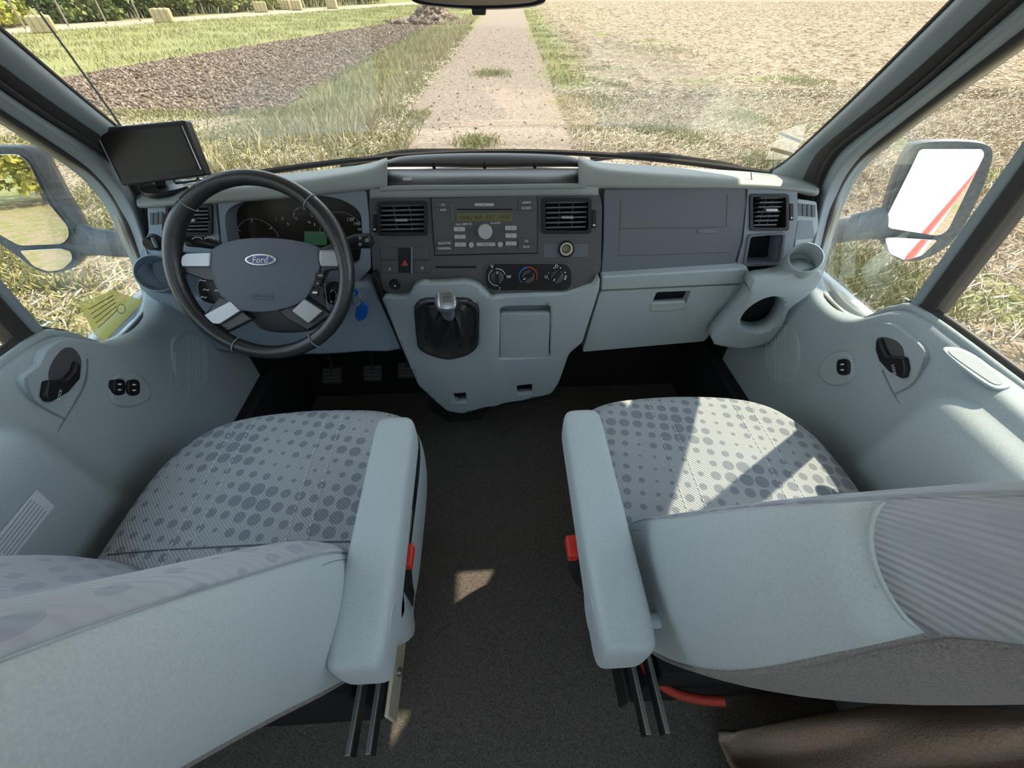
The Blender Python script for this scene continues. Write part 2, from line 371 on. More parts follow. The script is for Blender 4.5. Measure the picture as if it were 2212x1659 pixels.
hd = grid('trim_3', [[Vector((x, .30, 1.79)), Vector((x, .45, 1.64)), Vector((x, .62, 1.57)), Vector((x, .66, 1.52))] for x in (-.78, -.4, 0, .4, .78)], M['pillar'], sub=0, solid=.03)
tag(hd, 'grey header trim above the windscreen', kind='structure')
for s, nm in ((-1, 'left'), (1, 'right')):
    b = hbox('trim_4' if s < 0 else 'trim_5', (s * .80 if s > 0 else -1.08, -.22, -.35), (1.08 if s > 0 else -.80, -.17, 1.8), M['whitepaint'])
    tag(b, 'grey pillar trim behind the %s cab door' % nm, kind='structure')

# ------------------------------------------------------------------ windscreen (window_1), side windows
def ws(u, t, off=0.0):                                   # u across -1..1, t up 0..1
    x = u * .80; yb = 1.42 - .26 * u * u; yt = .72 - .10 * u * u
    return Vector((x, yb + (yt - yb) * t + off, .835 + (1.53 - .835) * t))
win = grid('window_1', [[ws(-1 + 2 * i / 12, j / 6) for i in range(13)] for j in range(7)], M['glass'], sub=0, solid=.005)
tag(win, 'dusty curved windscreen above the dashboard', kind='structure')
tube('frit_edge', [ws(-1 + 2 * i / 24, 0.012, -.006) for i in range(25)], .008, M['rubber'], win, seg=6)
Gpx = [(2335, 0), (2212, 87), (2027, 217), (1925, 296), (1858, 348), (1817, 409), (1797, 470), (1776, 532), (1757, 612), (1790, 655), (1845, 697), (1900, 680), (1950, 662)]
Gp = [P(a, b, x=.84) for a, b in Gpx]
gl = [(p.y, p.z) for p in Gp]; t0 = gl[0]
gl = [(t0[0] - .24, 1.50)] + gl + [(.61, .765), (-.17, .765), (-.17, 1.50)]
for s in (-1, 1):
    fr_ = Fr((s * .845, 0, .77), (0, 1, 0), (-s * .10, 0, 1))
    o = plate2('window_2' if s < 0 else 'window_3', [(q[0], q[1] - .77) for q in spline(gl, True, 2)], fr_, 0, .005, M['sideglass'], None, bevel=0)
    tag(o, ('left' if s < 0 else 'right') + ' cab door window glass', kind='structure')

# ------------------------------------------------------------------ windscreen pillars
PST = [ # W, trim crown, T1, groove, bead, D, G  (right side, photograph pixels, top to foot)
 [(2059, 0), (2100, 0), (2145, 0), (2196, 0), (2232, 0), (2290, 0), (2335, 0)],
 [(1864, 195), (1900, 195), (1935, 195), (1975, 195), (2000, 196), (2030, 200), (2052, 200)],
 [(1750, 303), (1778, 298), (1803, 292), (1845, 292), (1872, 294), (1903, 299), (1925, 296)],
 [(1703, 345), (1735, 335), (1760, 330), (1793, 340), (1815, 346), (1840, 350), (1858, 348)],
 [(1672, 364), (1705, 372), (1738, 380), (1764, 405), (1782, 407), (1803, 409), (1817, 409)],
 [(1650, 374), (1690, 388), (1727, 402), (1757, 440), (1770, 468), (1786, 470), (1797, 470)],
 [(1640, 390), (1680, 405), (1720, 430), (1748, 500), (1758, 528), (1768, 531), (1776, 532)],
 [(1640, 420), (1680, 450), (1715, 500), (1738, 580), (1745, 608), (1751, 611), (1757, 612)]]
PX = [.780, .768, .782, .800, .790, .815, .836]
def pil(s):
    rows = []
    for st in PST:
        k_ = [.036, .020, .010, .005, 0, 0, 0, 0][len(rows)]; rows.append([P(a, b, x=x - k_) for (a, b), x in zip(st, PX)])
    top = [a + (a - b) * ((1.55 - a.z) / (a.z - b.z)) for a, b in zip(rows[0], rows[1])]
    rows = [top] + rows
    if s < 0: rows = [[mirror_pt(p) for p in r_] for r_ in rows]
    nm = 'left' if s < 0 else 'right'
    t = grid('trim_1' if s < 0 else 'trim_2', [[r_[0] + Vector((s * .03, .03, 0)), r_[0], r_[0] * .5 + r_[1] * .5 + Vector((-s * .008, 0, 0)), r_[1] + Vector((-s * .008, 0, 0)), r_[2], r_[3] + Vector((s * .03, 0, 0))] for r_ in rows], M['pillar'], sub=2)
    tag(t, 'grey plastic trim on the %s windscreen pillar' % nm, kind='structure')
    tube('windscreen_seal', spline([r_[0] + Vector((-s * .002, -.002, 0)) for r_ in rows], False, 4), .0045, M['rubber'], t, seg=6)
    grid('door_seal', [[r_[2], r_[2] * .5 + r_[3] * .5 + Vector((-s * .004, 0, 0)), r_[3], r_[3] + Vector((s * .03, 0, 0))] for r_ in rows], M['rubber'], t, sub=2)
    tube('seal_bead', spline([r_[3] + Vector((-s * .001, 0, 0)) for r_ in rows], False, 4), .006, M['rubber'], t, seg=8)
    grid('door_frame', [[r_[3] + Vector((s * .01, 0, 0)), r_[4], r_[4] * .4 + r_[5] * .6 + Vector((-s * .004, 0, 0)), r_[5], r_[6] + Vector((s * .02, 0, 0))] for r_ in rows], M['pillar'], t, sub=2)
    tube('frame_edge', spline([r_[6] + Vector((s * .004, 0, 0)) for r_ in rows], False, 4), .007, M['tan'], t, seg=8)
    tube('glass_channel', spline([r_[5] * .5 + r_[6] * .5 + Vector((-s * .001, 0, 0)) for r_ in rows], False, 4), .008, M['rubber'], t, seg=8)
pil(-1); pil(1)

for s in (-1, 1):
    t = grid('trim_8' if s < 0 else 'trim_9', [[Vector((s * .765, y, 1.50)), Vector((s * .77, y, 1.56)), Vector((s * .86, y, 1.63)), Vector((s * 1.06, y, 1.69)), Vector((s * 1.07, y, 1.80))] for y in (-.22, .1, .4, .68)], M['pillar'], sub=0, solid=.025)
    tag(t, 'grey roof rail trim above the %s cab door' % ('left' if s < 0 else 'right'), kind='structure')

# ------------------------------------------------------------------ cab doors
def door_rows():
    Y = [-.17, .1, .28, .38, .42, .435, .45, .465, .48, .50, .55, .59, .62, .65, .69, .73, .80, .88, .94, 1.0, 1.08]
    rows = []
    for y in Y:
        zt = np.interp(y, [.60, .65, .69, .73, .80, .88, .94, 1.0], [.768, .752, .70, .662, .648, .658, .72, .80])
        L = float(np.clip((.50 - y) / .10, 0, 1)); L = L * L * (3 - 2 * L)
        A = [(.845, zt), (.790, zt), (.773, zt - .004), (.767, zt - .012), (.764, zt - .022), (.752, zt - .026), (.725, zt - .031), (.709, zt - .05), (.716, zt - .09), (.735, zt - .17), (.757, zt - .32), (.777, .0)]
        B = [(.845, zt), (.812, zt - .002), (.803, zt - .012), (.797, zt - .03), (.792, zt - .05), (.789, zt - .07), (.787, zt - .09), (.786, zt - .13), (.782, .40), (.782, .25), (.782, .12), (.78, .0)]
        rows.append([Vector((a[0] * L + b[0] * (1 - L), y, a[1] * L + b[1] * (1 - L))) for a, b in zip(A, B)])
    return rows
DR = door_rows()
def door(s):
    side = 'left' if s < 0 else 'right'; fr = FDL if s < 0 else FDR
    d = thing('door_1' if s < 0 else 'door_2', ('driver door with two window switches and a wide glass divider' if s < 0 else 'sunlit passenger door with a single window switch and a top tray'), None, (s * .80, .4, 0), kind='structure')
    rows = DR if s > 0 else [[mirror_pt(p) for p in r_] for r_ in DR]
    grid('door_panel', rows, M['grey'], d, sub=2, solid=.004)
    hbox('outer_skin', (min(s * .885, s * .915), -.17, -.35), (max(s * .885, s * .915), 1.05, .655), M['whitepaint'], d, bevel=.01)
    # window edge seal along the stepped sill
    sill = [P(a, b, x=.835) for a, b in Gpx[8:]] ; sill = [Vector((s * p.x, p.y, p.z)) for p in sill] + [Vector((s * .835, .60, .772)), Vector((s * .835, .3, .772)), Vector((s * .835, -.17, .772))]
    tube('window_seal', spline(sill, False, 5), .009, M['rubber'], d, seg=8)
    tube('sill_edge', [p + Vector((-s * .012, 0, -.006)) for p in spline(sill, False, 5)], .008, M['grey'], d, seg=8)
    # upright divider bar
    for nm_, y0, y1, xa, xb, mm in (('window_divider', .600, .628, .825, .862, 'rubber'), ('divider_channel', .628, .648, .825, .858, 'pillar')):
        v = [Vector((s * (x - .10 * (z - .77)), y, z)) for z in (.745, 1.52) for x, y in ((xa, y0), (xb, y0), (xb, y1), (xa, y1))]
        mesh(nm_, v, [(0, 1, 2, 3), (7, 6, 5, 4), (0, 4, 5, 1), (1, 5, 6, 2), (2, 6, 7, 3), (3, 7, 4, 0)], M[mm], d, bevel=.005)
    return d
dL = door(-1); dR = door(1)
# passenger door fittings (photograph pixels on the door face)
def pxs(l, dx=0, dy=0): return [(a + dx, b + dy) for a, b in l]
pod = [(1893, 706), (1912, 698), (1940, 708), (1985, 745), (1998, 770), (1990, 800), (1968, 830), (1930, 852), (1905, 800), (1885, 750), (1884, 722)]
plate('handle_pod', pod, FDR, .002, .02, M['grey'], dR, bevel=.0015, smooth_outline=True)
plate('handle_recess_shade', [(1892, 735), (1910, 728), (1938, 738), (1952, 760), (1948, 790), (1925, 790), (1900, 770)], FDR, .0028, .02, M['dark'], dR, bevel=.0005, smooth_outline=True)  # flat dark plate: the hollow's shade is put into its colour
hnd = plate('door_handle', [(1898, 729), (1904, 745), (1915, 768), (1928, 770), (1952, 771), (1957, 795), (1953, 815), (1944, 818), (1918, 803), (1897, 780), (1889, 756), (1890, 738)], FDR, .012, .012, M['black'], dR, bevel=.004)
text('lock_mark', 'LOCK', FDR, 1931, 799, 6, M['white'], hnd, d=.0128, rot=R(-33))
plate('switch_pod', [(1768, 790), (1795, 762), (1828, 760), (1843, 785), (1840, 818), (1815, 834), (1785, 830), (1768, 812)], FDR, .008, .02, M['grey'], dR, bevel=.005, smooth_outline=True)
def switch(fr, px, py, par):
    sw = plate('window_switch', [(px - 12, py - 12), (px - 4, py - 17), (px + 6, py - 17), (px + 13, py - 10), (px + 13, py + 11), (px + 6, py + 17), (px - 4, py + 17), (px - 12, py + 10)], fr, .013, .012, M['black'], par, bevel=.002, smooth_outline=True)
    for q in (-6, 6): plate('switch_arrow', [(px - 5, py + q), (px, py + q - 2), (px + 5, py + q), (px, py + q + 2)], fr, .0145, .001, M['white'], sw, bevel=0)
switch(FDR, 1819, 793, dR)
def grille(fr, outline, par, cx, w_, y0, y1):
    g = plate('speaker_grille', outline, fr, .004, .015, M['grey'], par, bevel=.003, smooth_outline=True)
    for i in range(14):
        t = -1 + 2 * (i + .5) / 14; h = (y1 - y0) / 2 * math.sqrt(1 - t * t * .9); ym = (y0 + y1) / 2; x = cx + t * w_
        q0, q1 = fr.px(x, ym - h * .92, .004), fr.px(x, ym + h * .92, .004)
        if (q0 - q1).length > .01: tube('grille_rib', [fr.w(q0, .0045), fr.w(q1, .0045)], .0022, M['grey'], g, seg=6)
grille(FDR, [(1650, 720), (1668, 695), (1695, 692), (1718, 720), (1727, 765), (1718, 810), (1695, 835), (1668, 835), (1650, 815)], dR, 1688, 36, 694, 834)
grille(FDL, [(372, 760), (380, 728), (405, 715), (432, 725), (450, 770), (452, 825), (438, 862), (410, 862), (385, 835)], dL, 413, 37, 718, 862)
# seam running down the panel and the top tray
def strip(name, fr, pts, d, r, m, par): tube(name, [fr.w(fr.px(a, b, d), d) for a, b in pts], r, m, par, seg=6)
strip('panel_seam', FDR, spline([(1905, 800), (1930, 852), (1975, 915), (2030, 985), (2100, 1065)], False, 4), .004, .0012, M['pillar'], dR)
ft = Fr((0, 0, .770), (1, 0, 0), (0, 1, 0))
tray = [(2039, 750), (2075, 752), (2120, 775), (2178, 825), (2180, 836), (2150, 838), (2110, 815), (2050, 768)]
plate('tray_rim', pxs(tray), ft, .002, .004, M['grey'], dR, bevel=.001, smooth_outline=True)
plate('tray_bottom_shade', [(2050, 757), (2078, 759), (2118, 782), (2165, 823), (2150, 830), (2112, 807), (2060, 770)], ft, .0032, .002, M['pillar'], dR, bevel=.0005, smooth_outline=True)  # lies flat on the rim; darker colour paints the shaded tray bottom
# driver door fittings
podL = [(85, 790), (105, 755), (140, 735), (172, 742), (190, 775), (185, 815), (165, 860), (142, 905), (100, 885), (62, 850), (55, 815)]
plate('handle_pod', podL, FDL, .002, .02, M['grey'], dL, bevel=.0015, smooth_outline=True)
plate('handle_recess_shade', [(112, 785), (135, 755), (158, 752), (175, 775), (172, 808), (150, 835), (120, 830), (105, 815)], FDL, .0028, .02, M['dark'], dL, bevel=.0005, smooth_outline=True)  # no real hollow, its shade is painted as a flat dark plate
hndL = plate('door_handle', [(102, 822), (120, 820), (145, 818), (160, 800), (167, 778), (178, 790), (176, 818), (150, 848), (115, 868), (105, 868), (97, 855)], FDL, .012, .012, M['black'], dL, bevel=.004)
text('lock_mark', 'LOCK', FDL, 129, 852, 6, M['white'], hndL, d=.0128, rot=R(32))
plate('switch_pod', [(242, 830), (252, 810), (285, 802), (312, 815), (328, 845), (322, 865), (290, 880), (255, 876), (240, 860)], FDL, .008, .02, M['grey'], dL, bevel=.005, smooth_outline=True)
switch(FDL, 259, 836, dL); switch(FDL, 290, 837, dL)
strip('panel_seam', FDL, spline([(190, 775), (185, 830), (142, 905), (90, 985), (0, 1105)], False, 4), .004, .0012, M['pillar'], dL)
strip('panel_seam', FDL, spline([(55, 815), (75, 865), (142, 905)], False, 4), .004, .0012, M['pillar'], dL)
strip('panel_seam', FDR, spline([(1930, 852), (1975, 825), (1998, 770)], False, 4), .005, .0012, M['pillar'], dR)
# dark step well below each door
for s in (-1, 1):
    hbox('step_well', (min(s * .74, s * .778), .74, .0), (max(s * .74, s * .778), 1.24, .30), M['footrubber'], dL if s < 0 else dR, bevel=.01)

for s in (-1, 1):
    k = hbox('trim_6' if s < 0 else 'trim_7', (min(s * .775, s * .83), 1.02, -.05), (max(s * .775, s * .83), 1.34, .70), M['footrubber']); tag(k, 'black footwell side panel ahead of the %s door' % ('left' if s < 0 else 'right'), kind='structure')

# ================================================================== DASHBOARD
db = thing('dashboard', 'two-tone grey van dashboard with four air vents below the windscreen', 'dashboard', (0, 1.0, .45))
def onf(fr, a, b, d=0): return fr.w(fr.px(a, b, d), d)
# hidden core
core = [(330, 450), (800, 430), (1300, 425), (1720, 425), (1715, 560), (1600, 570), (1300, 585), (1280, 610), (1060, 630), (1010, 600), (900, 602), (870, 628), (800, 600), (480, 600), (350, 600)]
plate('dash_core', core, FU, -.062, .22, M['matteblack'], db, bevel=0)
vL = rect(819, 440, 918, 504); vR = rect(1176, 433, 1273, 500)
cp = rounded([(797, 419), (1292, 409), (1301, 440), (1298, 585), (1275, 618), (1225, 632), (1062, 638), (1030, 608), (900, 607), (884, 634), (848, 638), (822, 622), (806, 595), (800, 500)], 14)
plate('centre_panel', cp, FU, 0, .06, M['dark'], db, bevel=.002, holes=[rounded(vL, 6), rounded(vR, 6)])
plate('airbag_panel', rounded([(1305, 409), (1611, 406), (1612, 440), (1602, 520), (1586, 576), (1299, 592), (1304, 520)], 5), FU, 0, .06, M['airbag'], db, bevel=.002)
vO = rect(1625, 424, 1700, 494); pk = [(1622, 512), (1693, 507), (1684, 566), (1612, 569)]
plate('passenger_vent_panel', rounded([(1616, 407), (1722, 406), (1724, 470), (1712, 540), (1700, 571), (1591, 578), (1606, 520)], 5), FU, .002, .06, M['surround'], db, bevel=.003, holes=[rounded(vO, 5), rounded(pk, 6)])
clu = spline([(486, 470), (500, 447), (530, 434), (577, 425), (653, 420), (722, 427), (758, 442), (777, 460), (782, 490), (780, 540), (760, 575), (640, 590), (510, 585), (494, 530)], True, 3)
plate('cluster_surround', rounded([(470, 433), (600, 421), (791, 412), (797, 470), (801, 580), (770, 612), (600, 630), (490, 640), (478, 520)], 6), FU, 0, .062, M['surround'], db, bevel=.003, holes=[clu])
vE = rect(362, 446, 452, 504)
plate('driver_vent_panel', rounded([(318, 446), (464, 436), (474, 520), (486, 640), (430, 652), (352, 640), (312, 615), (298, 580), (306, 540), (322, 500)], 8), FU, -.002, .06, M['bluegrey'], db, bevel=.004, holes=[rounded(vE, 5)])
# instrument cluster
ic = plate('instrument_cluster', clu, FU, -.050, .011, M['glassblack'], db, bevel=0)
dd = -.049
for cx, cy, r0, a0, a1 in ((560, 520, .050, 10, 230), (655, 470, .022, 0, 180), (692, 470, .020, 0, 180), (742, 510, .055, -40, 200)):
    tube('dial_ring', arc(FU, cx, cy, r0, a0, a1, dd), .0007, M['pillar'], ic, seg=5, caps=False)
    for i in range(9):
        t = R(a0 + (a1 - a0) * i / 8); c = FU.px(cx, cy, dd); e = Vector((math.cos(t), math.sin(t)))
        tube('dial_tick', [FU.w(c + e * r0 * .97, dd + .0004), FU.w(c + e * r0 * .86, dd + .0004)], .0008, M['white'] if i % 2 else M['dimred'], ic, seg=4)
for s, a, b, h in (('120', 757, 474, 7), ('140', 771, 483, 7), ('160', 778, 495, 6), ('40', 720, 505, 7), ('20', 722, 521, 7), ('1', 596, 474, 5), ('2', 610, 472, 5), ('3', 622, 484, 5), ('H', 668, 480, 5), ('C', 640, 472, 5), ('F', 695, 470, 5), ('E', 680, 485, 5)):
    text('dial_number', s, FU, a, b, h, M['white'], ic, d=dd + .0006)
pxbox('cluster_display', FU, 657, 500, 706, 530, dd + .001, .002, M['greenlcd'], ic)
# air vents
def vent(fr, hole, n, tab, par, wheel=None, nv=2):
    (x0, y0), (x1, y1) = hole[0], hole[2]; g = 5
    fo = rounded(rect(x0 - g, y0 - g, x1 + g, y1 + g), 8); fi = rounded(rect(x0 + 2, y0 + 2, x1 - 2, y1 - 2), 5)
    v = plate('air_vent', fo, fr, .006, .03, M['black'], par, bevel=.002, holes=[fi])
    pxbox('vent_back', fr, x0 - 3, y0 - 3, x1 + 3, y1 + 3, -.045, .012, M['matteblack'], v)
    a0, a1 = fr.px(x0 + 2, y1, .0), fr.px(x1 - 2, y0, .0); wd = a1[0] - a0[0]; ht = a1[1] - a0[1]
    for i in range(n): frbox('slat', fr, (a0[0] + a1[0]) / 2, a0[1] + ht * (i + .5) / n, -.002, wd, .0036, .022, M['airbag'], v, bevel=.001, tilt=R(-14))
    for i in range(nv): frbox('vane', fr, a0[0] + wd * (i + 1) / (nv + 1), (a0[1] + a1[1]) / 2, -.012, .002, ht, .02, M['dark'], v, bevel=.0004)
    plate('vent_tab', rounded(rect(tab[0] - 13, tab[1] - 3, tab[0] + 13, tab[1] + 3), 2), fr, .010, .014, M['silver'], v, bevel=.001)
    if wheel:
        q = pxbox('vent_wheel', fr, *wheel, .004, .02, M['black'], v, bevel=.002, r=3)
        pxbox('wheel_mark', fr, wheel[0] + 3, wheel[3] - 8, wheel[2] - 3, wheel[3] - 5, .0046, .001, M['white'], q, bevel=0)
    return v
vent(FU, vL, 6, (867, 476), db, (804, 464, 814, 502)); vent(FU, vR, 6, (1226, 470), db, (1278, 455, 1289, 493))
vent(FU, vO, 7, (1668, 454), db, (1706, 440, 1715, 477)); vent(FU, vE, 7, (408, 476), db, (349, 463, 357, 500))
# open pocket under the passenger vent
plate('pocket_rim', rounded([(1617, 507), (1699, 502), (1689, 571), (1606, 574)], 8), FU, .007, .012, M['airbag'], db, bevel=.002, holes=[rounded(pk, 6)])
plate('pocket_back', pk, FU, -.05, .01, M['matteblack'], db, bevel=0)
# airbag panel scored outline and lettering
def line(name, fr, pts, d, r, m, par): return tube(name, [onf(fr, a, b, d) for a, b in pts], r, m, par, seg=5)
line('score_line', FU, [(1341, 430), (1337, 553), (1575, 545)], .0003, .0006, M['dark'], db)
line('score_line', FU, [(1338, 494), (1480, 492), (1569, 490), (1571, 420)], .0003, .0006, M['dark'], db)
pxbox('airbag_mark', FU, 1506, 493, 1554, 505, .0012, .003, M['airbag'], db, r=5)
text('airbag_lettering', 'AIRBAG', FU, 1530, 499, 8, M['surround'], db, d=.0018, wpx=40)
# upper cowl, left and right of the centre tray
def cowl(name, st):
    rows = []
    for X, l, r_, b, yb in st:
        lo = FU.w(FU.px(X, l, .004), .004); rows.append([lo + Vector((0, .03, -.012)), lo + Vector((0, .004, -.004)), P(X, l - 3, y=lo.y - .004), P(X, (l + r_) / 2, y=lo.y + .006), P(X, r_ + 3, y=lo.y + .020), P(X, r_ - 1, y=lo.y + .050), P(X, r_ * .5 + b * .5, y=(lo.y + .05) * .5 + yb * .5), P(X, b, y=yb), P(X, b + 14, y=yb + .02)])
    return grid(name, rows, M['cowl'], db, sub=2, solid=.004)
cowl('upper_cowl', [(297, 446, 432, 424, 1.0), (310, 447, 424, 412, 1.02), (345, 446, 412, 398, 1.06), (430, 440, 405, 388, 1.13), (520, 432, 400, 381, 1.20), (640, 424, 389, 371, 1.26), (740, 414, 374, 360, 1.30), (800, 407, 364, 353, 1.30), (822, 404, 352, 345, 1.22), (836, 404, 346, 341, 1.20)])
cowl('upper_cowl', [(1250, 404, 342, 337, 1.20), (1262, 404, 347, 341, 1.22), (1285, 404, 364, 349, 1.30), (1400, 405, 372, 355, 1.31), (1510, 405, 379, 362, 1.28), (1620, 406, 384, 369, 1.20), (1700, 409, 390, 378, 1.12), (1745, 414, 398, 388, 1.06), (1768, 420, 408, 402, 1.0)])
lid = plate('dash_top_lid', rounded([(1432, 384), (1494, 386), (1500, 404), (1430, 404)], 4), Fr(P(1465, 395, y=.962), (1, 0, 0), (0, .55, 1)), .0035, .004, M['airbag'], db, bevel=.001)
plate('demist_slot', rounded([(1650, 391), (1685, 393), (1692, 401), (1652, 402)], 3), Fr(P(1670, 396, y=.972), (1, 0, 0), (0, .8, 1)), .006, .004, M['matteblack'], db, bevel=0)
line('cowl_joint', Fr(P(1620, 395, y=.965), (1, 0, 0), (0, .6, 1)), [(1622, 372), (1626, 404)], .004, .001, M['dark'], db)
# centre tray: floor, cheeks, rear hood with three struts
tr = mesh('tray_floor', [P(830, 400, y=.958), P(1258, 398, y=.958), P(1262, 368, y=1.165), P(826, 370, y=1.165)], [(0, 1, 2, 3)], M['dark'], db, solid=.01)
tube('tray_lip', spline([onf(FU, a, b, .004) for a, b in ((822, 408), (900, 406), (1040, 405), (1180, 403), (1264, 402))], False, 4), .006, M['cowl'], db, seg=8)
grid('lip_face', [[onf(FU, a, b, .003), onf(FU, a, b + 8, .004), onf(FU, a, b + 20, .002)] for a, b in ((800, 408), (930, 406), (1060, 404), (1180, 402), (1292, 401))], M['cowl'], db, sub=1, solid=.006)
hoodp = [(834, 352), (850, 341), (900, 336), (970, 333), (1050, 332), (1130, 333), (1200, 335), (1240, 340), (1252, 348)]
rows = []
for i, (a, b) in enumerate(hoodp):
    e = abs(i - 4) / 4; lo = 359 if .2 < e < .9 else 362
    if i in (0, 8): lo = 360
    rows.append([P(a, lo, y=1.20), P(a, lo - 3, y=1.175), P(a, (lo + b) / 2, y=1.18), P(a, b, y=1.20), P(a, b, y=1.245)])
grid('tray_hood', rows, M['dark'], db, sub=2, solid=.004)
for a in (938, 1047, 1155):
    box('tray_strut', (P(a, 356, y=1.19) + P(a, 371, y=1.17)) / 2, (.008, .012, .030), M['black'], db)
pxbox('tray_sticker', Fr(P(879, 393, y=.985), (1, 0, 0), (0, .35, 1)), 870, 383, 888, 402, 0, .002, M['paper'], db, bevel=0)
# side demister grids, pockets and cup holders at both ends
for cells, p in (([(1728, 442), (1738, 443), (1748, 444), (1758, 445)], 1), ([(327, 462), (337, 461), (347, 460)], -1)):
    for a, b in cells: pxbox('demist_cell', FU, a - 4, b - 2, a + 4, b + 24, .002 if p > 0 else .0005, .006, M['airbag'], db, bevel=.0008)
plate('end_panel', rounded([(1723, 430), (1764, 436), (1768, 480), (1764, 530), (1752, 545), (1715, 548), (1722, 480)], 4), FU, -.002, .10, M['grey'], db, bevel=.004)
plate('end_pocket', rounded([(1724, 476), (1756, 476), (1760, 515), (1716, 518)], 3), FU, -.0012, .01, M['surround'], db, bevel=.001)
ls = revolve('light_switch', FU, *FU.px(334, 524, .002), [(.0005, .022), (.012, .022), (.014, .018), (.015, .004), (.018, .002), (.019, -.002)], M['black'], db, seg=20)
frbox('switch_ridge', FU, *FU.px(334, 524, .024), .028, .004, .022, .008, M['pillar'], ls)
# lower right: lid band, glovebox, side bin
plate('glovebox_top', rounded([(1301, 598), (1616, 580), (1622, 598), (1612, 613), (1298, 628)], 5), FL, .006, .08, M['grey'], db, bevel=.008, seg=3)
gb = plate('glovebox_door', rounded([(1297, 630), (1611, 615), (1592, 648), (1522, 737), (1258, 760)], 6), FL, .002, .06, M['grey'], db, bevel=.004, holes=[rounded([(1418, 631), (1493, 628), (1482, 656), (1406, 661)], 5)])
plate('handle_well', [(1416, 629), (1495, 626), (1484, 658), (1404, 663)], FL, -.022, .01, M['black'], gb, bevel=0)
plate('glovebox_handle', rounded([(1407, 655), (1483, 651), (1478, 668), (1440, 674), (1403, 674)], 6), FL, .006, .012, M['grey'], gb, bevel=.004)
holeb = spline([(1598, 690), (1612, 660), (1640, 638), (1672, 633), (1690, 650), (1688, 680), (1668, 710), (1635, 720), (1606, 712)], True, 3)
binp = spline([(1628, 600), (1690, 592), (1725, 582), (1755, 578), (1774, 590), (1766, 616), (1732, 645), (1703, 668), (1690, 705), (1662, 738), (1610, 752), (1565, 748), (1540, 736), (1580, 685), (1612, 635)], True, 3)
FBN = Fr((0, .832, .70), (1, .0, 0), (0, -.12, 1))
patch('side_bin', binp, FBN, lambda a, b: .016 * math.exp(-((a - .64) / .10) ** 2 - ((b + .02) / .07) ** 2), .045, M['grey'], db, holes=[holeb], step=.015)
plate('bin_inner', spline([(1590, 690), (1612, 650), (1640, 630), (1680, 628), (1700, 650), (1692, 690), (1668, 718), (1635, 726), (1600, 716)], True, 3), FBN, -.065, .02, M['matteblack'], db, bevel=0)
def cup(px, py, rx, rot, nrm, parent, m):
    c = P(px, py, y=.832); f = Fr(c, (1, 0, 0), Vector((0, 1, 0)))
    n = Vector(nrm).normalized(); ex = Vector((1, 0, 0)); ex = (ex - n * ex.dot(n)).normalized(); f.ex = ex; f.ey = n.cross(ex); f.n = n
    q = revolve('cup_holder', f, 0, 0, [(rx * 1.12, -.05), (rx * 1.14, -.012), (rx * 1.10, 0), (rx * 1.02, .002), (rx, -.004), (rx * .97, -.02), (rx * .9, -.055), (.001, -.056)], m, parent, seg=28)
    return q
cup(1741, 556, .033, 0, (-.30, -.55, .75), db, M['grey']); cup(336, 590, .036, 0, (.30, -.75, .55), db, M['bluegrey'])
patch('side_bin', spline([(296, 585), (312, 610), (352, 632), (420, 648), (470, 640), (480, 660), (430, 690), (380, 668), (330, 645), (300, 615)], True, 3), Fr((0, .838, .70), (1, 0, 0), (0, -.12, 1)), lambda a, b: .0, .06, M['bluegrey'], db, step=.02)
# lower left knee panel
plate('knee_panel', spline([(398, 655), (470, 648), (600, 640), (700, 625), (795, 612), (815, 640), (845, 692), (872, 756), (790, 762), (690, 769), (560, 765), (455, 757), (425, 715)], True, 2), FL, .0, .05, M['bluegrey'], db, bevel=.012, seg=3)
plate('trim_strip', [(801, 600), (812, 596), (832, 648), (868, 735), (880, 770), (868, 760), (840, 695), (815, 640)], FL, .012, .03, M['black'], db, bevel=.002)
# switch block, slot, socket, knob, heater panel
for i, (x0, y0, x1, y1) in enumerate([(822, 535, 857, 561), (824, 563, 860, 591), (861, 536, 886, 589), (892, 534, 926, 561), (895, 563, 929, 589)]):
    sw = pxbox('dash_switch', FU, x0, y0, x1, y1, .003, .008, M['dark'] if i != 2 else M['black'], db, bevel=.0012, r=2)
    if i == 2:
        c = [(874, 560), (866, 574), (882, 574)]; plate('hazard_mark', c, FU, .0036, .001, M['redp'], sw, bevel=0)
    if i in (1, 4): text('switch_mark', 'A' if i == 1 else 'o', FU, (x0 + x1) / 2, y1 - 10, 6, M['white'], sw, d=.0036)
pxbox('divider_strip', FU, 887.5, 534, 891, 591, .004, .006, M['surround'], db)
pxbox('card_slot', FU, 941, 575, 1029, 579, .0005, .004, M['matteblack'], db, bevel=0)
kn = revolve('mirror_knob', FU, *FU.px(853, 615, .003), [(.0005, .014), (.009, .014), (.0105, .011), (.011, .003), (.014, .001), (.0145, -.003)], M['black'], db, seg=18)
plate('knob_mark', [(851, 619), (855, 619), (853, 615)], FU, .0148, .001, M['white'], kn, bevel=0)
pxbox('socket_recess', FU, 1174, 527, 1271, 556, .0012, .004, M['airbag'], db, r=4)
so = revolve('power_socket', FU, *FU.px(1223.6, 538, .004), [(.0195, -.002), (.0195, .007), (.0170, .010), (.0150, .009), (.0148, -.004)], M['black'], db, seg=26, caps=False)
revolve('socket_ring', FU, *FU.px(1223.6, 538, .009), [(.0150, .006), (.0150, .0105), (.0125, .011), (.0118, .009), (.0115, -.002)], M['cream'], so, seg=26, caps=False)
revolve('socket_bore', FU, *FU.px(1223.6, 538, .009), [(.0005, .0015), (.0118, .001), (.0118, -.002)], M['wood'], so, seg=20)
hc = plate('heater_panel', rounded(rect(1049, 570, 1235, 628), 22), FU, .004, .008, M['black'], db, bevel=.002)
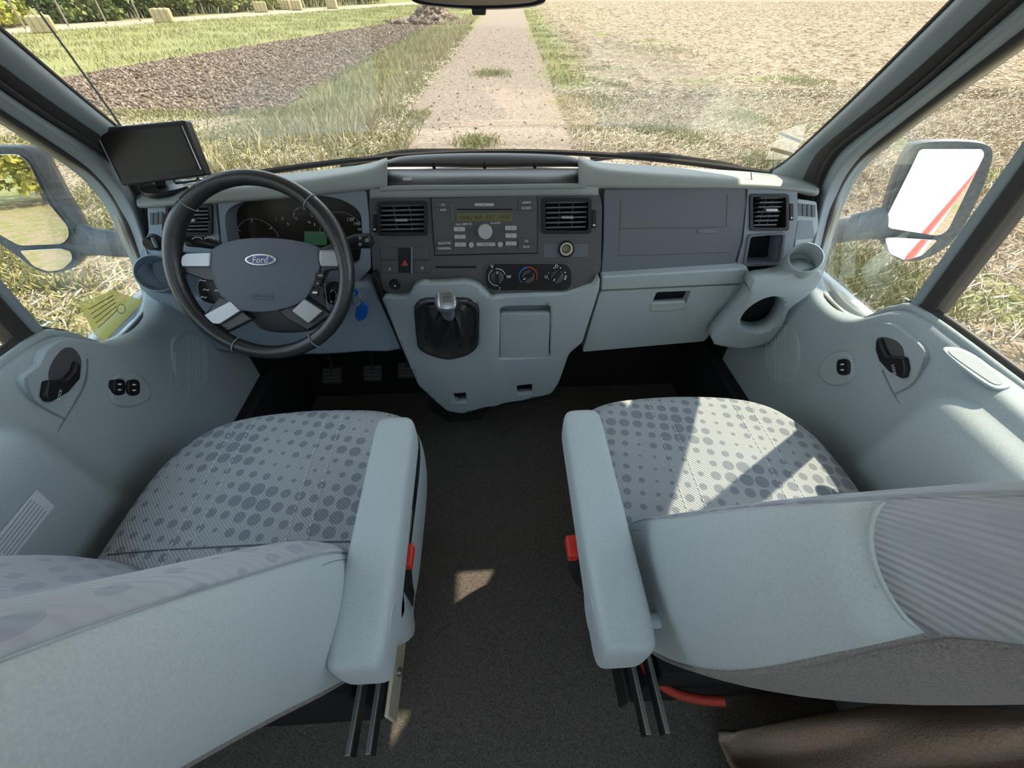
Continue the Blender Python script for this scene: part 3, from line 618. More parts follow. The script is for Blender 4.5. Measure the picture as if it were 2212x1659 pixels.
plate('heater_rim', rounded(rect(1046, 567, 1238, 631), 24), FU, .003, .006, M['dark'], db, bevel=.002, holes=[rounded(rect(1050, 571, 1234, 627), 21)])
for i, (a, b) in enumerate([(1074, 599), (1141, 597), (1203, 597)]):
    k = revolve('heater_knob', FU, *FU.px(a, b, .005), [(.0005, .014), (.0125, .014), (.015, .012), (.0165, .003)], M['dark'], hc, seg=24)
    rot = [R(88), R(-145), R(-125)][i]; q = Matrix((FU.ex, FU.ey, FU.n)).transposed() @ Matrix.Rotation(rot, 3, 'Z')
    box('knob_grip', FU.w(FU.px(a, b, .018), .018), (.030, .009, .012), M['black'], k, rot=q, bevel=.002)
    c = FU.px(a, b, .025); box('knob_pointer', FU.w((c[0] + .011 * math.cos(rot), c[1] + .011 * math.sin(rot)), .0245), (.006, .002, .001), M['white'], k, rot=q, bevel=0)
tube('dial_arc', arc(FU, 1074, 599, .021, 120, 275, .005), .0009, M['white'], hc, seg=5); tube('dial_arc', arc(FU, 1074, 599, .021, 20, 100, .005), .0009, M['white'], hc, seg=5)
tube('dial_arc', arc(FU, 1141, 597, .022, 95, 225, .005), .0018, M['bluep'], hc, seg=5); tube('dial_arc', arc(FU, 1141, 597, .022, -25, 92, .005), .0018, M['redp'], hc, seg=5)
for i in range(6):
    t = R(200 - i * 44); c = FU.px(1203, 597, .005); revolve('dial_dot', FU, c[0] + .022 * math.cos(t), c[1] + .022 * math.sin(t), [(.0003, .0048), (.0010 + .0002 * i, .0048), (.0011 + .0002 * i, .003)], M['white'], hc, seg=10)
for s, a, b in (('v', 1063, 576), ('w', 1099, 598), ('J', 1079, 623), ('o', 1202, 575), ('u', 1180, 598), ('8', 1222, 598)): text('dial_symbol', s, FU, a, b, 7, M['white'], hc, d=.0052)
# centre console
cons = rounded([(904, 609), (1006, 606), (1030, 612), (1058, 641), (1226, 636), (1284, 620), (1297, 600), (1296, 625), (1258, 743), (1229, 766), (1207, 828), (1192, 851), (1130, 864), (1060, 871), (1000, 884), (966, 879), (905, 829), (866, 742), (836, 668), (824, 642), (850, 643), (882, 639), (893, 616)], 7, 2)
bh = rounded([(897, 655), (915, 641), (1015, 641), (1034, 658), (1031, 740), (1010, 757), (970, 767), (930, 757), (905, 742)], 12, 3)
lh = rounded([(1080, 660), (1190, 659), (1189, 772), (1078, 774)], 8, 3)
sl1 = [(978, 842), (1006, 839), (1009, 860), (984, 863)]; sl2 = [(1116, 832), (1150, 829), (1151, 851), (1119, 853)]
cc = FC.px(1045, 720)
def cbump(a, b):
    q = .018 * math.exp(-((a - FC.px(965, 720)[0]) / .13) ** 2) * (1 - max(0, min(1, (b + .02) / .10)) * .6)
    return q + .006 * math.exp(-((a - FC.px(1062, 720)[0]) / .022) ** 2) - .05 * max(0, abs(a - cc[0]) - .17)
cons_o = patch('centre_console', cons, FC, cbump, .03, M['grey'], db, holes=[bh, lh, sl1, sl2], step=.014)
plate('console_core', [(900, 625), (1030, 620), (1060, 650), (1280, 625), (1240, 745), (1195, 840), (1000, 870), (920, 835), (850, 665)], FC, -.075, .16, M['matteblack'], db, bevel=0)
plate('storage_recess', rounded([(1076, 655), (1194, 654), (1193, 776), (1074, 778)], 8), FC, -.028, .02, M['pillar'], db, bevel=0)
sl = plate('storage_lid', rounded([(1080, 677), (1189, 676), (1185, 772), (1079, 775)], 6), FC, -.001, .014, M['grey'], db, bevel=.003)
for y in (683, 687, 691): line('lid_rib', FC, [(1100, y), (1168, y - 1)], -.0005, .0011, M['grey'], sl)
# ------------------------------------------------------------------ gear lever
gv = thing('gear_lever', 'silver topped gear lever in a black leather gaiter on the console', 'gear lever', FC.w(FC.px(966, 705, 0), 0))
rnd = random.Random(4)
ctr = FC.px(966, 700, 0); ring = [FC.px(q.x, q.y, .004) for q in bh]; rows = []
prof = [(1.03, .008, 0), (.97, .013, 0), (.86, .006, .1), (.70, .003, .3), (.55, .018, .6), (.42, .034, 1), (.33, .048, 1), (.30, .060, .8), (.24, .070, .4), (.20, .082, .2)]
kc = FC.px(963, 652, .12)
for i, (s, d, nz) in enumerate(prof):
    t = max(0, (i - 2) / (len(prof) - 3)); row = []
    for j, q in enumerate(ring):
        a = 2 * math.pi * j / len(ring); wob = 1 + nz * (.26 * math.sin(4 * a + i * 1.7) + .16 * math.sin(7 * a - i * 2.3))
        o2 = ctr * (1 - t * .9) + kc * t * .9; v2 = o2 + (q - ctr) * s * wob
        row.append(FC.w(v2, d + cbump(*ctr) * .8 + nz * .012 * math.sin(6 * a + i * 1.3)))
    rows.append(row)
grid('gaiter', rows, M['boot'], gv, closed=True, sub=1)
tube('gaiter_trim', [FC.w(FC.px(q.x, q.y, .012), .018) for q in bh] , .0028, M['boot'], gv, seg=6, closed=True)
kp = FC.w(FC.px(963, 652, .125), .125); base_k = FC.w(FC.px(968, 705, .075), .075)
ax = Vector((.02, -.45, .89)).normalized()
fk = Fr(kp, (1, 0, 0), Vector((0, .89, .45))); fk.n = ax; fk.ex = (Vector((1, 0, 0)) - ax * ax.x).normalized(); fk.ey = ax.cross(fk.ex)
revolve('lever_collar', fk, 0, 0, [(.013, -.062), (.0145, -.05), (.0135, -.045), (.0148, -.04), (.0138, -.034), (.015, -.028), (.0145, -.018)], M['airbag'], gv, seg=18)
kb = revolve('gear_knob', fk, 0, 0, [(.012, -.030), (.018, -.022), (.0225, -.008), (.0235, .004), (.021, .013), (.015, .019), (.0005, .021)], M['airbag'], gv, seg=22, sy=1.05)
fk2 = Fr(kp, (1, 0, 0), (0, .62, .78))
FKF = Fr(onf(fk2, 963, 648, .02), fk.ex, (0, .74, .67))
kf = patch('knob_face', spline([(946, 632), (955, 625), (965, 624), (976, 629), (983, 640), (984, 662), (975, 667), (960, 668), (946, 664), (944, 648)], True, 3), FKF, lambda a, b: .004 - 9 * (a * a + b * b * .8), .012, M['silver'], gv, step=.006)
for s, a, b in (('R', 954, 635), ('1', 962, 634), ('3', 968, 634), ('5', 974, 635), ('2', 960, 650), ('4', 967, 650), ('6', 974, 650)): text('gear_number', s, FKF, a, b, 5, M['ink'], kf, d=.0048)
for p_ in ([(954, 642), (974, 642)], [(961, 637), (961, 647)], [(968, 637), (968, 647)], [(974, 637), (974, 647)]): line('gear_line', FKF, p_, .0044, .0004, M['ink'], kf)
# ------------------------------------------------------------------ radio
rd = thing('car_radio', 'dark rectangular car radio with grey keys in the centre panel', 'radio', FU.w(FU.px(1045, 490), 0))
plate('faceplate', rounded([(931, 428), (1160, 423), (1160, 546), (940, 551)], 3), FU, .005, .006, M['dark'], rd, bevel=.0015)
line('face_gap', FU, [(930, 427), (1161, 422), (1161, 547), (939, 552), (930, 427)], .001, .001, M['matteblack'], rd)
for x0, y0, x1, y1, tx in ((938, 436, 976, 459, ('CD', 'AUX')), (943, 519, 978, 542, ('BASS/TRE', 'FADE/BAL')), (1119, 431, 1155, 455, ('AM/FM', 'CLOCK')), (1119, 514, 1155, 539, ('TA', 'o-o'))):
    ky = pxbox('radio_key', FU, x0, y0, x1, y1, .0075, .003, M['dark'], rd, r=3)
    line('key_split', FU, [(x0 + 2, (y0 + y1) / 2), (x1 - 2, (y0 + y1) / 2 - .5)], .0076, .0003, M['matteblack'], ky)
    for j, t in enumerate(tx): text('key_lettering', t, FU, (x0 + x1) / 2, y0 + (y1 - y0) * (.28 if j == 0 else .76), 4.6, M['white'], ky, d=.0079)
for x0, y0, x1, y1, t in ((980, 490.5, 1004.5, 500, '1'), (981, 507.5, 1006, 516, '2'), (982, 524, 1007, 533, '3'), (1091, 488, 1116, 497.5, '4'), (1091.5, 504.5, 1116, 514, '5'), (1092, 522, 1116, 530.5, '6'), (1029, 524.5, 1070, 532, 'MENU'), (1024.5, 439, 1067, 445.5, '^')):
    ky = pxbox('radio_button', FU, x0, y0, x1, y1, .008, .004, M['buttons'], rd, bevel=.0008, r=1.5); text('button_lettering', t, FU, (x0 + x1) / 2, (y0 + y1) / 2, 4, M['ink'], ky, d=.0084)
for a, b in ((1018, 529), (1080.5, 528)): revolve('seek_button', FU, *FU.px(a, b, .007), [(.0005, .0095), (.0055, .0095), (.0063, .0085), (.0065, .004)], M['buttons'], rd, seg=18)
revolve('volume_knob', FU, *FU.px(1048, 500.5, .012), [(.0005, .018), (.0145, .018), (.0162, .0165), (.0168, .005)], M['buttons'], rd, seg=30)
pxbox('disc_slot', FU, 987, 451, 1107, 454, .0056, .002, M['matteblack'], rd, bevel=0)
dp = pxbox('display', FU, 987, 461, 1106, 477.5, .0062, .003, M['lcd'], rd, bevel=.0004)
text('display_text', 'SWR1 BW  EXT  14:56', FU, 1047, 469.5, 9, M['ink'], dp, d=.0067, wpx=108)
text('maker_mark', 'Ford  6000 CD', FU, 1002, 484, 4.6, M['white'], rd, d=.0056, wpx=34); text('volume_mark', 'VOL ON/OFF', FU, 1070, 481.5, 3.6, M['white'], rd, d=.0056, wpx=22)
line('face_groove', FU, [(977, 440), (978, 478)], .0052, .0006, M['surround'], rd)

# ------------------------------------------------------------------ steering wheel and column
WC = Vector((-.477, .790, .797)); AL = R(30)
FW = Fr(WC, (1, 0, 0), (0, math.sin(AL), math.cos(AL)))
sw_ = thing('steering_wheel', 'black leather four-spoke steering wheel with a blue oval badge', 'steering wheel', WC)
ring = [];  N = 72
rows = []
for i in range(N):
    t = 2 * math.pi * i / N; rr = .0158 + .0022 * (math.exp(-((t - R(150)) / .25) ** 2) + math.exp(-((t - R(30)) / .25) ** 2)) + .0006 * math.cos(2 * t)
    rows.append([FW.w(((.1735 + rr * math.cos(q)) * math.cos(t), (.1735 + rr * math.cos(q)) * math.sin(t)), rr * 1.08 * math.sin(q)) for q in [2 * math.pi * j / 14 for j in range(14)]])
rows.append(rows[0]); grid('rim', rows, M['leather'], sw_, closed=True, sub=1)
for t in (R(47), R(133), R(243), R(300)):
    e = Vector((math.cos(t), math.sin(t))); tube('rim_seam', [FW.w(e * (.1735 + .0168 * math.cos(q)), .0182 * math.sin(q)) for q in [2 * math.pi * j / 18 for j in range(18)]], .0011, M['pillar'], sw_, seg=5, closed=True)
hubp = [(453, 556), (458, 540), (482, 527), (520, 518), (562, 515), (610, 516), (655, 523), (688, 534), (694, 545), (690, 580), (678, 615), (660, 645), (625, 664), (565, 673), (510, 667), (486, 648), (468, 620), (456, 585)]
hc_ = FW.px(572, 592)
patch('airbag_cover', spline(hubp, True, 3), FW, lambda a, b: .012 - .9 * ((a - hc_[0]) ** 2 + (b - hc_[1]) ** 2), .035, M['hub'], sw_, step=.012)
def spoke(pl, mm, d, th, b=.003): return plate('spoke', pl, FW, d, th, mm, sw_, bevel=b)
spoke([(372, 540), (400, 545), (460, 545), (470, 610), (440, 605), (400, 590), (380, 600)], M['leather'], -.004, .02)
spoke([(735, 535), (685, 535), (672, 600), (690, 620), (705, 585), (748, 580)], M['leather'], -.004, .02)
spoke([(475, 640), (520, 668), (545, 690), (470, 728), (425, 690), (440, 680)], M['leather'], -.006, .02)
spoke([(600, 672), (660, 640), (690, 660), (715, 680), (665, 715), (620, 690)], M['leather'], -.006, .02)
for pl in ([(391, 553), (402, 546), (454, 544), (453, 577), (392, 577), (389, 566)], [(689, 540), (722, 540), (731, 552), (734, 577), (692, 577), (688, 560)], [(432, 684), (498, 650), (520, 672), (474, 701), (450, 699)], [(629, 672), (656, 644), (698, 672), (666, 700)]):
    plate('spoke_cover', rounded(pl, 4), FW, .004, .012, M['silver'], sw_, bevel=.003)
def oval(px, py, rx, ry, n=36): return [(px + rx * math.cos(2 * math.pi * i / n), py + ry * math.sin(2 * math.pi * i / n)) for i in range(n)]
bd = plate('badge', oval(562, 561, 33.5, 13), FW, .0145, .006, M['chrome'], sw_, bevel=.0012); plate('badge_field', oval(562, 561, 30.5, 10.8), FW, .0152, .002, M['fordblue'], bd, bevel=.0004)
text('badge_lettering', 'Ford', FW, 562, 561, 13, M['white'], bd, d=.0157, wpx=36, shear=.35); tube('badge_line', [FW.w(FW.px(*q, .0152), .0152) for q in oval(562, 561, 28.5, 9.2)], .0004, M['white'], bd, seg=4, closed=True)
pxbox('airbag_mark', FW, 539, 633, 588, 646, .0122, .003, M['hub'], sw_, r=3); text('airbag_lettering', 'AIRBAG', FW, 563, 639.5, 8, M['dark'], sw_, d=.0127, wpx=42)
for a, b, t in ((692, 595, 'VOL'), (686, 612, '+'), (680, 632, '-')):
    q = plate('remote_key', [(a - 10, b - 7), (a + 9, b - 9), (a + 5, b + 8), (a - 13, b + 8)], FW, .003, .008, M['black'], sw_, bevel=.001); text('key_lettering', t, FW, a, b, 4, M['white'], q, d=.0035)
cl = thing('steering_column', 'dark column shroud with control stalks behind the steering wheel', 'steering column', WC + Vector((0, .1, -.06)))
q = Matrix((FW.ex, FW.ey, FW.n)).transposed()
grid('column_shroud', [[FW.w((sx * w_, cy + sy * h_), d) for sx, sy in ((-1, -.6), (-.75, -1), (.75, -1), (1, -.6), (1, .7), (.8, 1), (-.8, 1), (-1, .7))] for d, w_, h_, cy in ((-.030, .055, .05, -.014), (-.038, .076, .078, -.036), (-.075, .088, .095, -.050), (-.105, .090, .098, -.052))], M['dark'], cl, closed=True, caps=True, sub=2)
tube('shroud_joint', [FW.w((sx * .089, -.052 + sy * .097), -.088) for sx, sy in ((-1.0, .3), (-1, -.35), (-.85, -.80), (-.4, -.99), (.4, -.99), (.85, -.80), (1, -.35), (1, .3))], .0012, M['pillar'], cl, seg=5)
def stalk(name, pts, rr, m): return tube(name, [FW.w(FW.px(a, b, d), d) for a, b, d in pts], rr, m, cl, seg=12)
s1 = stalk('wiper_stalk', [(500, 560, -.05), (470, 530, -.045), (440, 522, -.04), (405, 520, -.036), (398, 520, -.036)], [.009, .011, .013, .012, .004], M['black'])
for a in (452, 425): tube('stalk_mark', [FW.w(FW.px(a + 12 * math.cos(t), 519 + 7 * math.sin(t), -.025), -.026) for t in (R(200), R(250), R(300), R(340))], .0008, M['white'], s1, seg=4)
s2 = stalk('light_stalk', [(660, 560, -.05), (720, 535, -.05), (770, 521, -.046), (800, 520, -.044), (807, 520, -.044)], [.008, .009, .0155, .0155, .006], M['black'])
for a, b in ((778, 514), (778, 528), (793, 519)): text('stalk_mark', 'D', FW, a, b, 6, M['white'], s2, d=-.027)
pod_ = plate('audio_remote', spline([(425, 608), (440, 594), (470, 590), (490, 610), (492, 645), (470, 656), (440, 652), (426, 635)], True, 3), FW, -.030, .03, M['black'], cl, bevel=.004)
for a, b in ((438, 606), (445, 626), (440, 642), (462, 605), (470, 628)): text('remote_mark', '~', FW, a, b, 4, M['white'], pod_, d=-.0293)
ib = revolve('ignition_barrel', FL, *FL.px(722, 642, .03), [(.024, 0), (.024, .03), (.020, .036), (.014, .034), (.012, .02)], M['black'], cl, seg=22)
ig = thing('ignition_key', 'key in the ignition with a ring and blue plastic fob', 'key', onf(FL, 766, 660, .03))
plate('key_head', oval(735, 640, 13, 16, 18), FL, .052, .008, M['black'], ig, bevel=.002)
def ringpx(px, py, rx, ry, d, n=22): return [onf(FL, px + rx * math.cos(2 * math.pi * i / n), py + ry * math.sin(2 * math.pi * i / n), d + .004 * math.sin(4 * math.pi * i / n)) for i in range(n)]
tube('key_ring', ringpx(770, 647, 8.5, 17, .05), .0012, M['chrome'], ig, seg=6, closed=True); tube('key_ring', ringpx(719, 640, 7, 14, .062), .0012, M['chrome'], ig, seg=6, closed=True)
plate('key_fob', [(p.x * 1, p.y) for p in [Vector((781, 675)) + Matrix.Rotation(R(20), 2) @ Vector((13 * math.cos(t), 20 * math.sin(t))) for t in [2 * math.pi * i / 28 for i in range(28)]]], FL, .052, .006, M['fob'], ig, bevel=.002)
plate('fob_loop', oval(768, 633, 6, 6, 12), FL, .054, .005, M['fob'], ig, bevel=.001)
# ------------------------------------------------------------------ monitor on the dash corner
fm = Fr(P(320, 330, y=.955), (1, -.06, 0), (0, .28, 1))
mo = thing('dash_monitor', 'black rear-view monitor standing on the left dash corner', 'monitor', P(330, 405, y=.97))
plate('bezel', rounded([(203, 277), (397, 259), (445, 379), (262, 402)], 6), fm, 0, .022, M['black'], mo, bevel=.003)
plate('screen', [(218, 288), (388, 272), (429, 366), (267, 385)], fm, .0008, .003, M['glassblack'], mo, bevel=.0003)
tube('silver_edge', [fm.w(fm.px(a, b, .0015), .0015) for a, b in ((393, 272), (434, 366))], .0012, M['steel'], mo, seg=5)
tube('silver_edge', [fm.w(fm.px(a, b, .0015), .0015) for a, b in ((209, 290), (257, 388))], .0012, M['pillar'], mo, seg=5)
text('monitor_lettering', 'REAR MONITOR', fm, 236, 279, 4, M['steel'], mo, d=.001, wpx=40, rot=R(5))
tube('stand', [P(345, 392, y=.975), P(350, 402, y=.99), P(352, 408, y=1.0)], .010, M['black'], mo, seg=10); plate('stand_foot', spline([(300, 408), (330, 398), (390, 396), (405, 402), (370, 412), (320, 418)], True, 3), Fr(P(350, 405, y=1.0), (1, 0, 0), (0, 1, .02)), .01, .012, M['black'], mo, bevel=.003)
tube('bracket', [P(375, 388, y=.965), P(380, 396, y=.97), P(425, 390, y=.97), P(428, 384, y=.965)], .0025, M['black'], mo, seg=6)
tube('power_lead', spline([P(428, 388, y=.98), P(450, 392, y=1.0), P(470, 398, y=1.02), P(500, 392, y=1.06)], False, 5), .002, M['black'], mo, seg=6)
sd = mesh('white_cloth', [P(392, 392, y=.99), P(440, 386, y=1.0), P(432, 397, y=.97), P(396, 402, y=.96)], [(0, 1, 2, 3)], M['whitepaint'], solid=.004, bevel=.001); tag(sd, 'small folded white cloth beside the monitor stand', 'cloth')
# ------------------------------------------------------------------ interior mirror
im = thing('interior_mirror', 'dark framed rear-view mirror at the top centre of the windscreen', 'mirror', P(1035, 0, y=.80))
fi = Fr(P(1035, -40, y=.80), (1, -.08, 0), (0, .10, 1)); mo_ = [(884, -10), (900, 6), (960, 14), (1040, 18), (1120, 15), (1165, 8), (1182, -8), (1186, -70), (1150, -95), (920, -95), (882, -65)]
plate('mirror_housing', spline(mo_, True, 3), fi, 0, .03, M['black'], im, bevel=.004)
plate('mirror_glass', spline([(893, -12), (906, 1), (960, 9), (1040, 12), (1120, 9), (1158, 2), (1173, -12), (1176, -66), (1146, -86), (924, -86), (892, -60)], True, 3), fi, .001, .003, M['mirror'], im, bevel=.0003)
plate('dip_lever', rounded([(1018, 14), (1050, 14), (1048, 32), (1020, 32)], 3), fi, -.006, .012, M['black'], im, bevel=.002)
tube('mirror_stem', [fi.w((0, .02), -.02), fi.w((0, .05), -.06), ws(0, .72, -.01)], .01, M['black'], im, seg=10)

# ================================================================== SEATS
def sup(cx, cz, hw, hh, y, n=20, e=.42):
    out = []
    for j in range(n):
        t = 2 * math.pi * (j + .5) / n; c, s_ = math.cos(t), math.sin(t)
        out.append(Vector((cx + hw * math.copysign(abs(c) ** e, c), y, cz + hh * math.copysign(abs(s_) ** e, s_))))
    return out
def dashes(name, pts, m, parent, L=.006, gap=.005, r=.0009):
    v, f = [], []; pts = [Vector(p) for p in pts]; cum = [0]
    for a, b in zip(pts, pts[1:]): cum.append(cum[-1] + (b - a).length)
    def at(t):
        for i in range(len(pts) - 1):
            if t <= cum[i + 1]: return pts[i].lerp(pts[i + 1], (t - cum[i]) / max(1e-9, cum[i + 1] - cum[i]))
        return pts[-1]
    t = 0
    while t + L < cum[-1]:
        p, q = at(t), at(t + L); u = (q - p).normalized(); sd = u.orthogonal().normalized(); up = u.cross(sd); k = len(v)
        for c in (p, q):
            for w_ in (sd, up, -sd, -up): v.append(c + w_ * r)
        f += [[k, k + 1, k + 5, k + 4], [k + 1, k + 2, k + 6, k + 5], [k + 2, k + 3, k + 7, k + 6], [k + 3, k, k + 4, k + 7], [k + 3, k + 2, k + 1, k], [k + 4, k + 5, k + 6, k + 7]]
        t += L + gap
    o = mesh(name, v, f, m, parent, smooth=False); o['kind'] = 'stuff'; return o
M['thread'] = mat('thread', (.66, .70, .73), .8); M['darkthread'] = mat('dark_thread', (.14, .16, .18), .8)
def seat(s, name, label, F, Rr, armz, nv):
    root = thing(name, label, 'seat', (s * .47, .36, 0))
    S = lambda p: Vector((s * p[0], p[1], p[2]))
    # cushion
    O = spline([(.72, .20), (.74, .34), (.738, .48), (.722, .56), (.675, .632), (.60, .668), (.48, .684), (.36, .684), (.26, .672), (.205, .640), (.180, .57), (.175, .42), (.18, .28), (.22, .20)], True, 4)
    O = [p * .944 for p in O]; c = Vector((.434, .415)); rows = []
    for sc, z in [(.02, .514), (.2, .514), (.42, .512), (.62, .508), (.78, .506), (.89, .502), (.95, .492), (.985, .474), (.998, .452)]:
        z += .036
        rows.append([S((c.x + (p.x - c.x) * sc, c.y + (p.y - c.y) * sc, z + .012 * (p.y - .45) * sc)) for p in O])
    cu = grid('cushion', rows, M['fabric'], root, closed=True, caps=True, sub=1, origin=S((.46, .44, .5)))
    rows = [[S((c.x + (p.x - c.x) * sc, c.y + (p.y - c.y) * sc, z)) for p in O] for sc, z in [(.996, .494), (1.008, .476), (1.008, .43), (.99, .37), (.94, .345), (.85, .34)]]
    grid('cushion_side', rows, M['vinyl'], root, closed=True, sub=1)
    dg = bpy.context.evaluated_depsgraph_get(); bv = BVHTree.FromObject(cu, dg)
    def top(x, y, up=.0007):
        p = S((x, y, .9)) - WL[cu]; h = bv.ray_cast(p, Vector((0, 0, -1)))[0]; return (h if h else Vector((p.x, p.y, .05))) + WL[cu] + Vector((0, 0, up))
    for x in (.33, .365, .52, .555): dashes('stitching', [top(x + .03 * (y - .3), y) for y in np.linspace(.28, .62, 30)], M['thread'], cu, r=.0009)
    tube('cushion_seam', [top(x, .318, .0002) for x in np.linspace(.20, .66, 20)], .0016, M['darkthread'], cu, seg=5)
    # backrest
    q_ = .9375; F = [(y * q_, CAMH - (CAMH - z) * q_) for y, z in F]; Rr = [(y * q_, CAMH - (CAMH - z) * q_) for y, z in Rr]
    xi, xo = .228, .672; W = xo - xi; nl = len(F)
    fw, sd, rr = [], [], []; so = []
    across = [(0, 0), (.03, .012), (.10, .020), (.20, .004), (.32, -.030), (.5, -.036), (.68, -.030), (.80, .004), (.90, .020), (.97, .012), (1, 0)]
    if s > 0: across = [(t, q * .25 if q > 0 else q) for t, q in across]
    for k in range(nl):
        f_, r_ = Vector((0, *F[k])), Vector((0, *Rr[k])); n = (f_ - r_).normalized(); taper = .012 * k * .5
        a0, a1 = xi + .0, xo - taper
        fw.append([S((a0 + (a1 - a0) * t, (f_ + n * q).y, (f_ + n * q).z)) for t, q in across])
        sd.append([S((a0 - b, (f_ * (1 - t) + r_ * t).y, (f_ * (1 - t) + r_ * t).z)) for t, b in ((0, 0), (.08, .010), (.3, .018), (.6, .018), (.9, .010), (1, 0))])
        so.append([S((a1 + b, (f_ * (1 - t) + r_ * t).y, (f_ * (1 - t) + r_ * t).z)) for t, b in ((0, 0), (.08, .010), (.3, .016), (.6, .016), (.9, .010), (1, 0))])
        rr.append([S((a0 + (a1 - a0) * t, (r_ - n * q).y, (r_ - n * q).z)) for t, q in ((0, 0), (.06, .012), (.25, .030), (.5, .038), (.75, .030), (.94, .012), (1, 0))])
    grid('backrest', fw, M['ribfabric'], root, sub=2, solid=.01, origin=S((.48, .15, .8)))
    sp = grid('side_panel', sd[:nv], M['vinyl'], root, sub=2, solid=.006)
    grid('side_panel', so, M['vinyl'], root, sub=2, solid=.006)
    if nv < nl: grid('shoulder_fabric', sd[nv - 1:], M['ribplain'], root, sub=2, solid=.006)
    grid('back_panel', rr, M['carpetback'], root, sub=2, solid=.01)
    top = list(fw[-1]) + list(so[-1][1:-1]) + list(reversed(rr[-1])) + list(reversed(sd[-1][1:-1]))
    mesh('backrest_top', top, [list(range(len(top)))], M['ribfabric'], root, solid=.005)
    bot = list(fw[0]) + list(so[0][1:-1]) + list(reversed(rr[0])) + list(reversed(sd[0][1:-1]))
    mesh('backrest_base', bot, [list(range(len(bot)))], M['matteblack'], root, solid=.005)
    tube('piping', spline([r_[0] for r_ in sd], False, 5), .0026, M['vinyl'], sp, seg=8)
    dashes('stitching', [p + Vector((-s * .0085, 0, 0)) for p in spline([r_[0] * .9 + r_[1] * .1 + (r_[1] - r_[0]) * .0 + Vector((0, -.009, -.005)) for r_ in sd[:nv]], False, 6)], M['darkthread'], sp, L=.004, gap=.003, r=.0006)
    if nv < nl:
        tube('piping', spline(sd[nv - 1], False, 5), .0026, M['vinyl'], sp, seg=8)
        dashes('stitching', [p + Vector((-s * .001, 0, -.007)) for p in spline(sd[nv - 1][1:5], False, 6)], M['darkthread'], sp, L=.004, gap=.003, r=.0006)
    tube('piping', spline([r_[5] for r_ in sd], False, 4), .0045, M['carpetback'], root, seg=8)
    # armrest
    xa = .152 if s > 0 else .184; w_ = .037
    st = [(.110, .70, -.012), (.116, .90, -.003), (.130, 1, 0), (.20, 1, 0), (.32, .98, 0), (.44, .97, 0), (.480, .97, 0), (.498, .88, -.003), (.506, .60, -.012)]
    ar = grid('armrest', [[S((p.x, p.y, p.z)) for p in sup(xa + .004 * (y - .3) / .2, armz - .043 + dz, w_ * q, (.043 if y > .25 else .050) * (.55 + .45 * q) if q < 1 else (.040 if y > .4 else .043 + .02 * (.25 - min(.25, y))), y)] for y, q, dz in st], M['vinyl'], root, closed=True, caps=True, sub=2)
    fp = Fr(S((xa - w_ - .001, 0, 0)), (0, s * -1, 0), (0, 0, 1))
    revolve('armrest_cap', fp, (.17 if s < 0 else -.17), armz - .045, [(.0005, .0015), (.030, .0012), (.032, -.003)], M['vinyl'], ar, seg=28)
    tube('armrest_pivot', [S((xa + .01, .16, armz - .07)), S((.24, .16, armz - .07))], .010, M['vinyl'], root, seg=14)
    # buckle
    bx_ = .117 if s > 0 else .158
    bk = tube('buckle_stalk', spline([S((bx_ + .004, .275, .548)), S((bx_ + .008, .262, .50)), S((.18, .25, .40)), S((.26, .245, .30))], False, 5), [.012] * 8 + [.008] * 8, M['black'], root, seg=8)
    box('buckle_button', S((bx_, .282, .555)), (.024, .036, .022), M['red'], bk, bevel=.003)
    # pedestal, rails, bolts
    hb = lambda n_, lo, hi, m_, p_=root, b_=.006: hbox(n_, (min(s * lo[0], s * hi[0]), lo[1], lo[2]), (max(s * lo[0], s * hi[0]), hi[1], hi[2]), m_, p_, bevel=b_)
    hb('pedestal', (.285, .14, .0), (.66, .60, .30), M['matteblack'])
    for x in (.235, .268):
        rl = hb('seat_rail', (x - .004, .06, .305), (x + .004, .56, .315), M['steel'], b_=.001)
        hb('rail_web', (x - .003, .06, .27), (x + .003, .56, .305), M['black'], rl, b_=0)
    sp_ = hb('side_plate', (.236, .12, .11), (.244, .56, .20), M['cream'] if s < 0 else M['black'], b_=.003)
    tube('bolt', [S((.228, .20, .16)), S((.238, .20, .16))], .008, M['steel'], sp_, seg=10)
    return root
seat(-1, 'driver_seat', 'driver seat in grey dotted fabric behind the steering wheel', [(.30, .50), (.264, .63), (.205, .735), (.144, .843), (.072, .968), (.02, 1.04), (-.03, 1.12)], [(.165, .40), (.143, .458), (.105, .57), (.073, .679), (.020, .84), (-.03, .97), (-.08, 1.09)], .66, 7)
seat(1, 'passenger_seat', 'passenger seat with sunlit dotted cushion in front of the glovebox', [(.355, .46), (.336, .52), (.262, .68), (.189, .841), (.115, .99), (.083, 1.05), (.03, 1.14)], [(.18, .38), (.14, .47), (.095, .62), (.071, .752), (.054, .955), (.035, 1.02), (-.03, 1.12)], .66, 5)
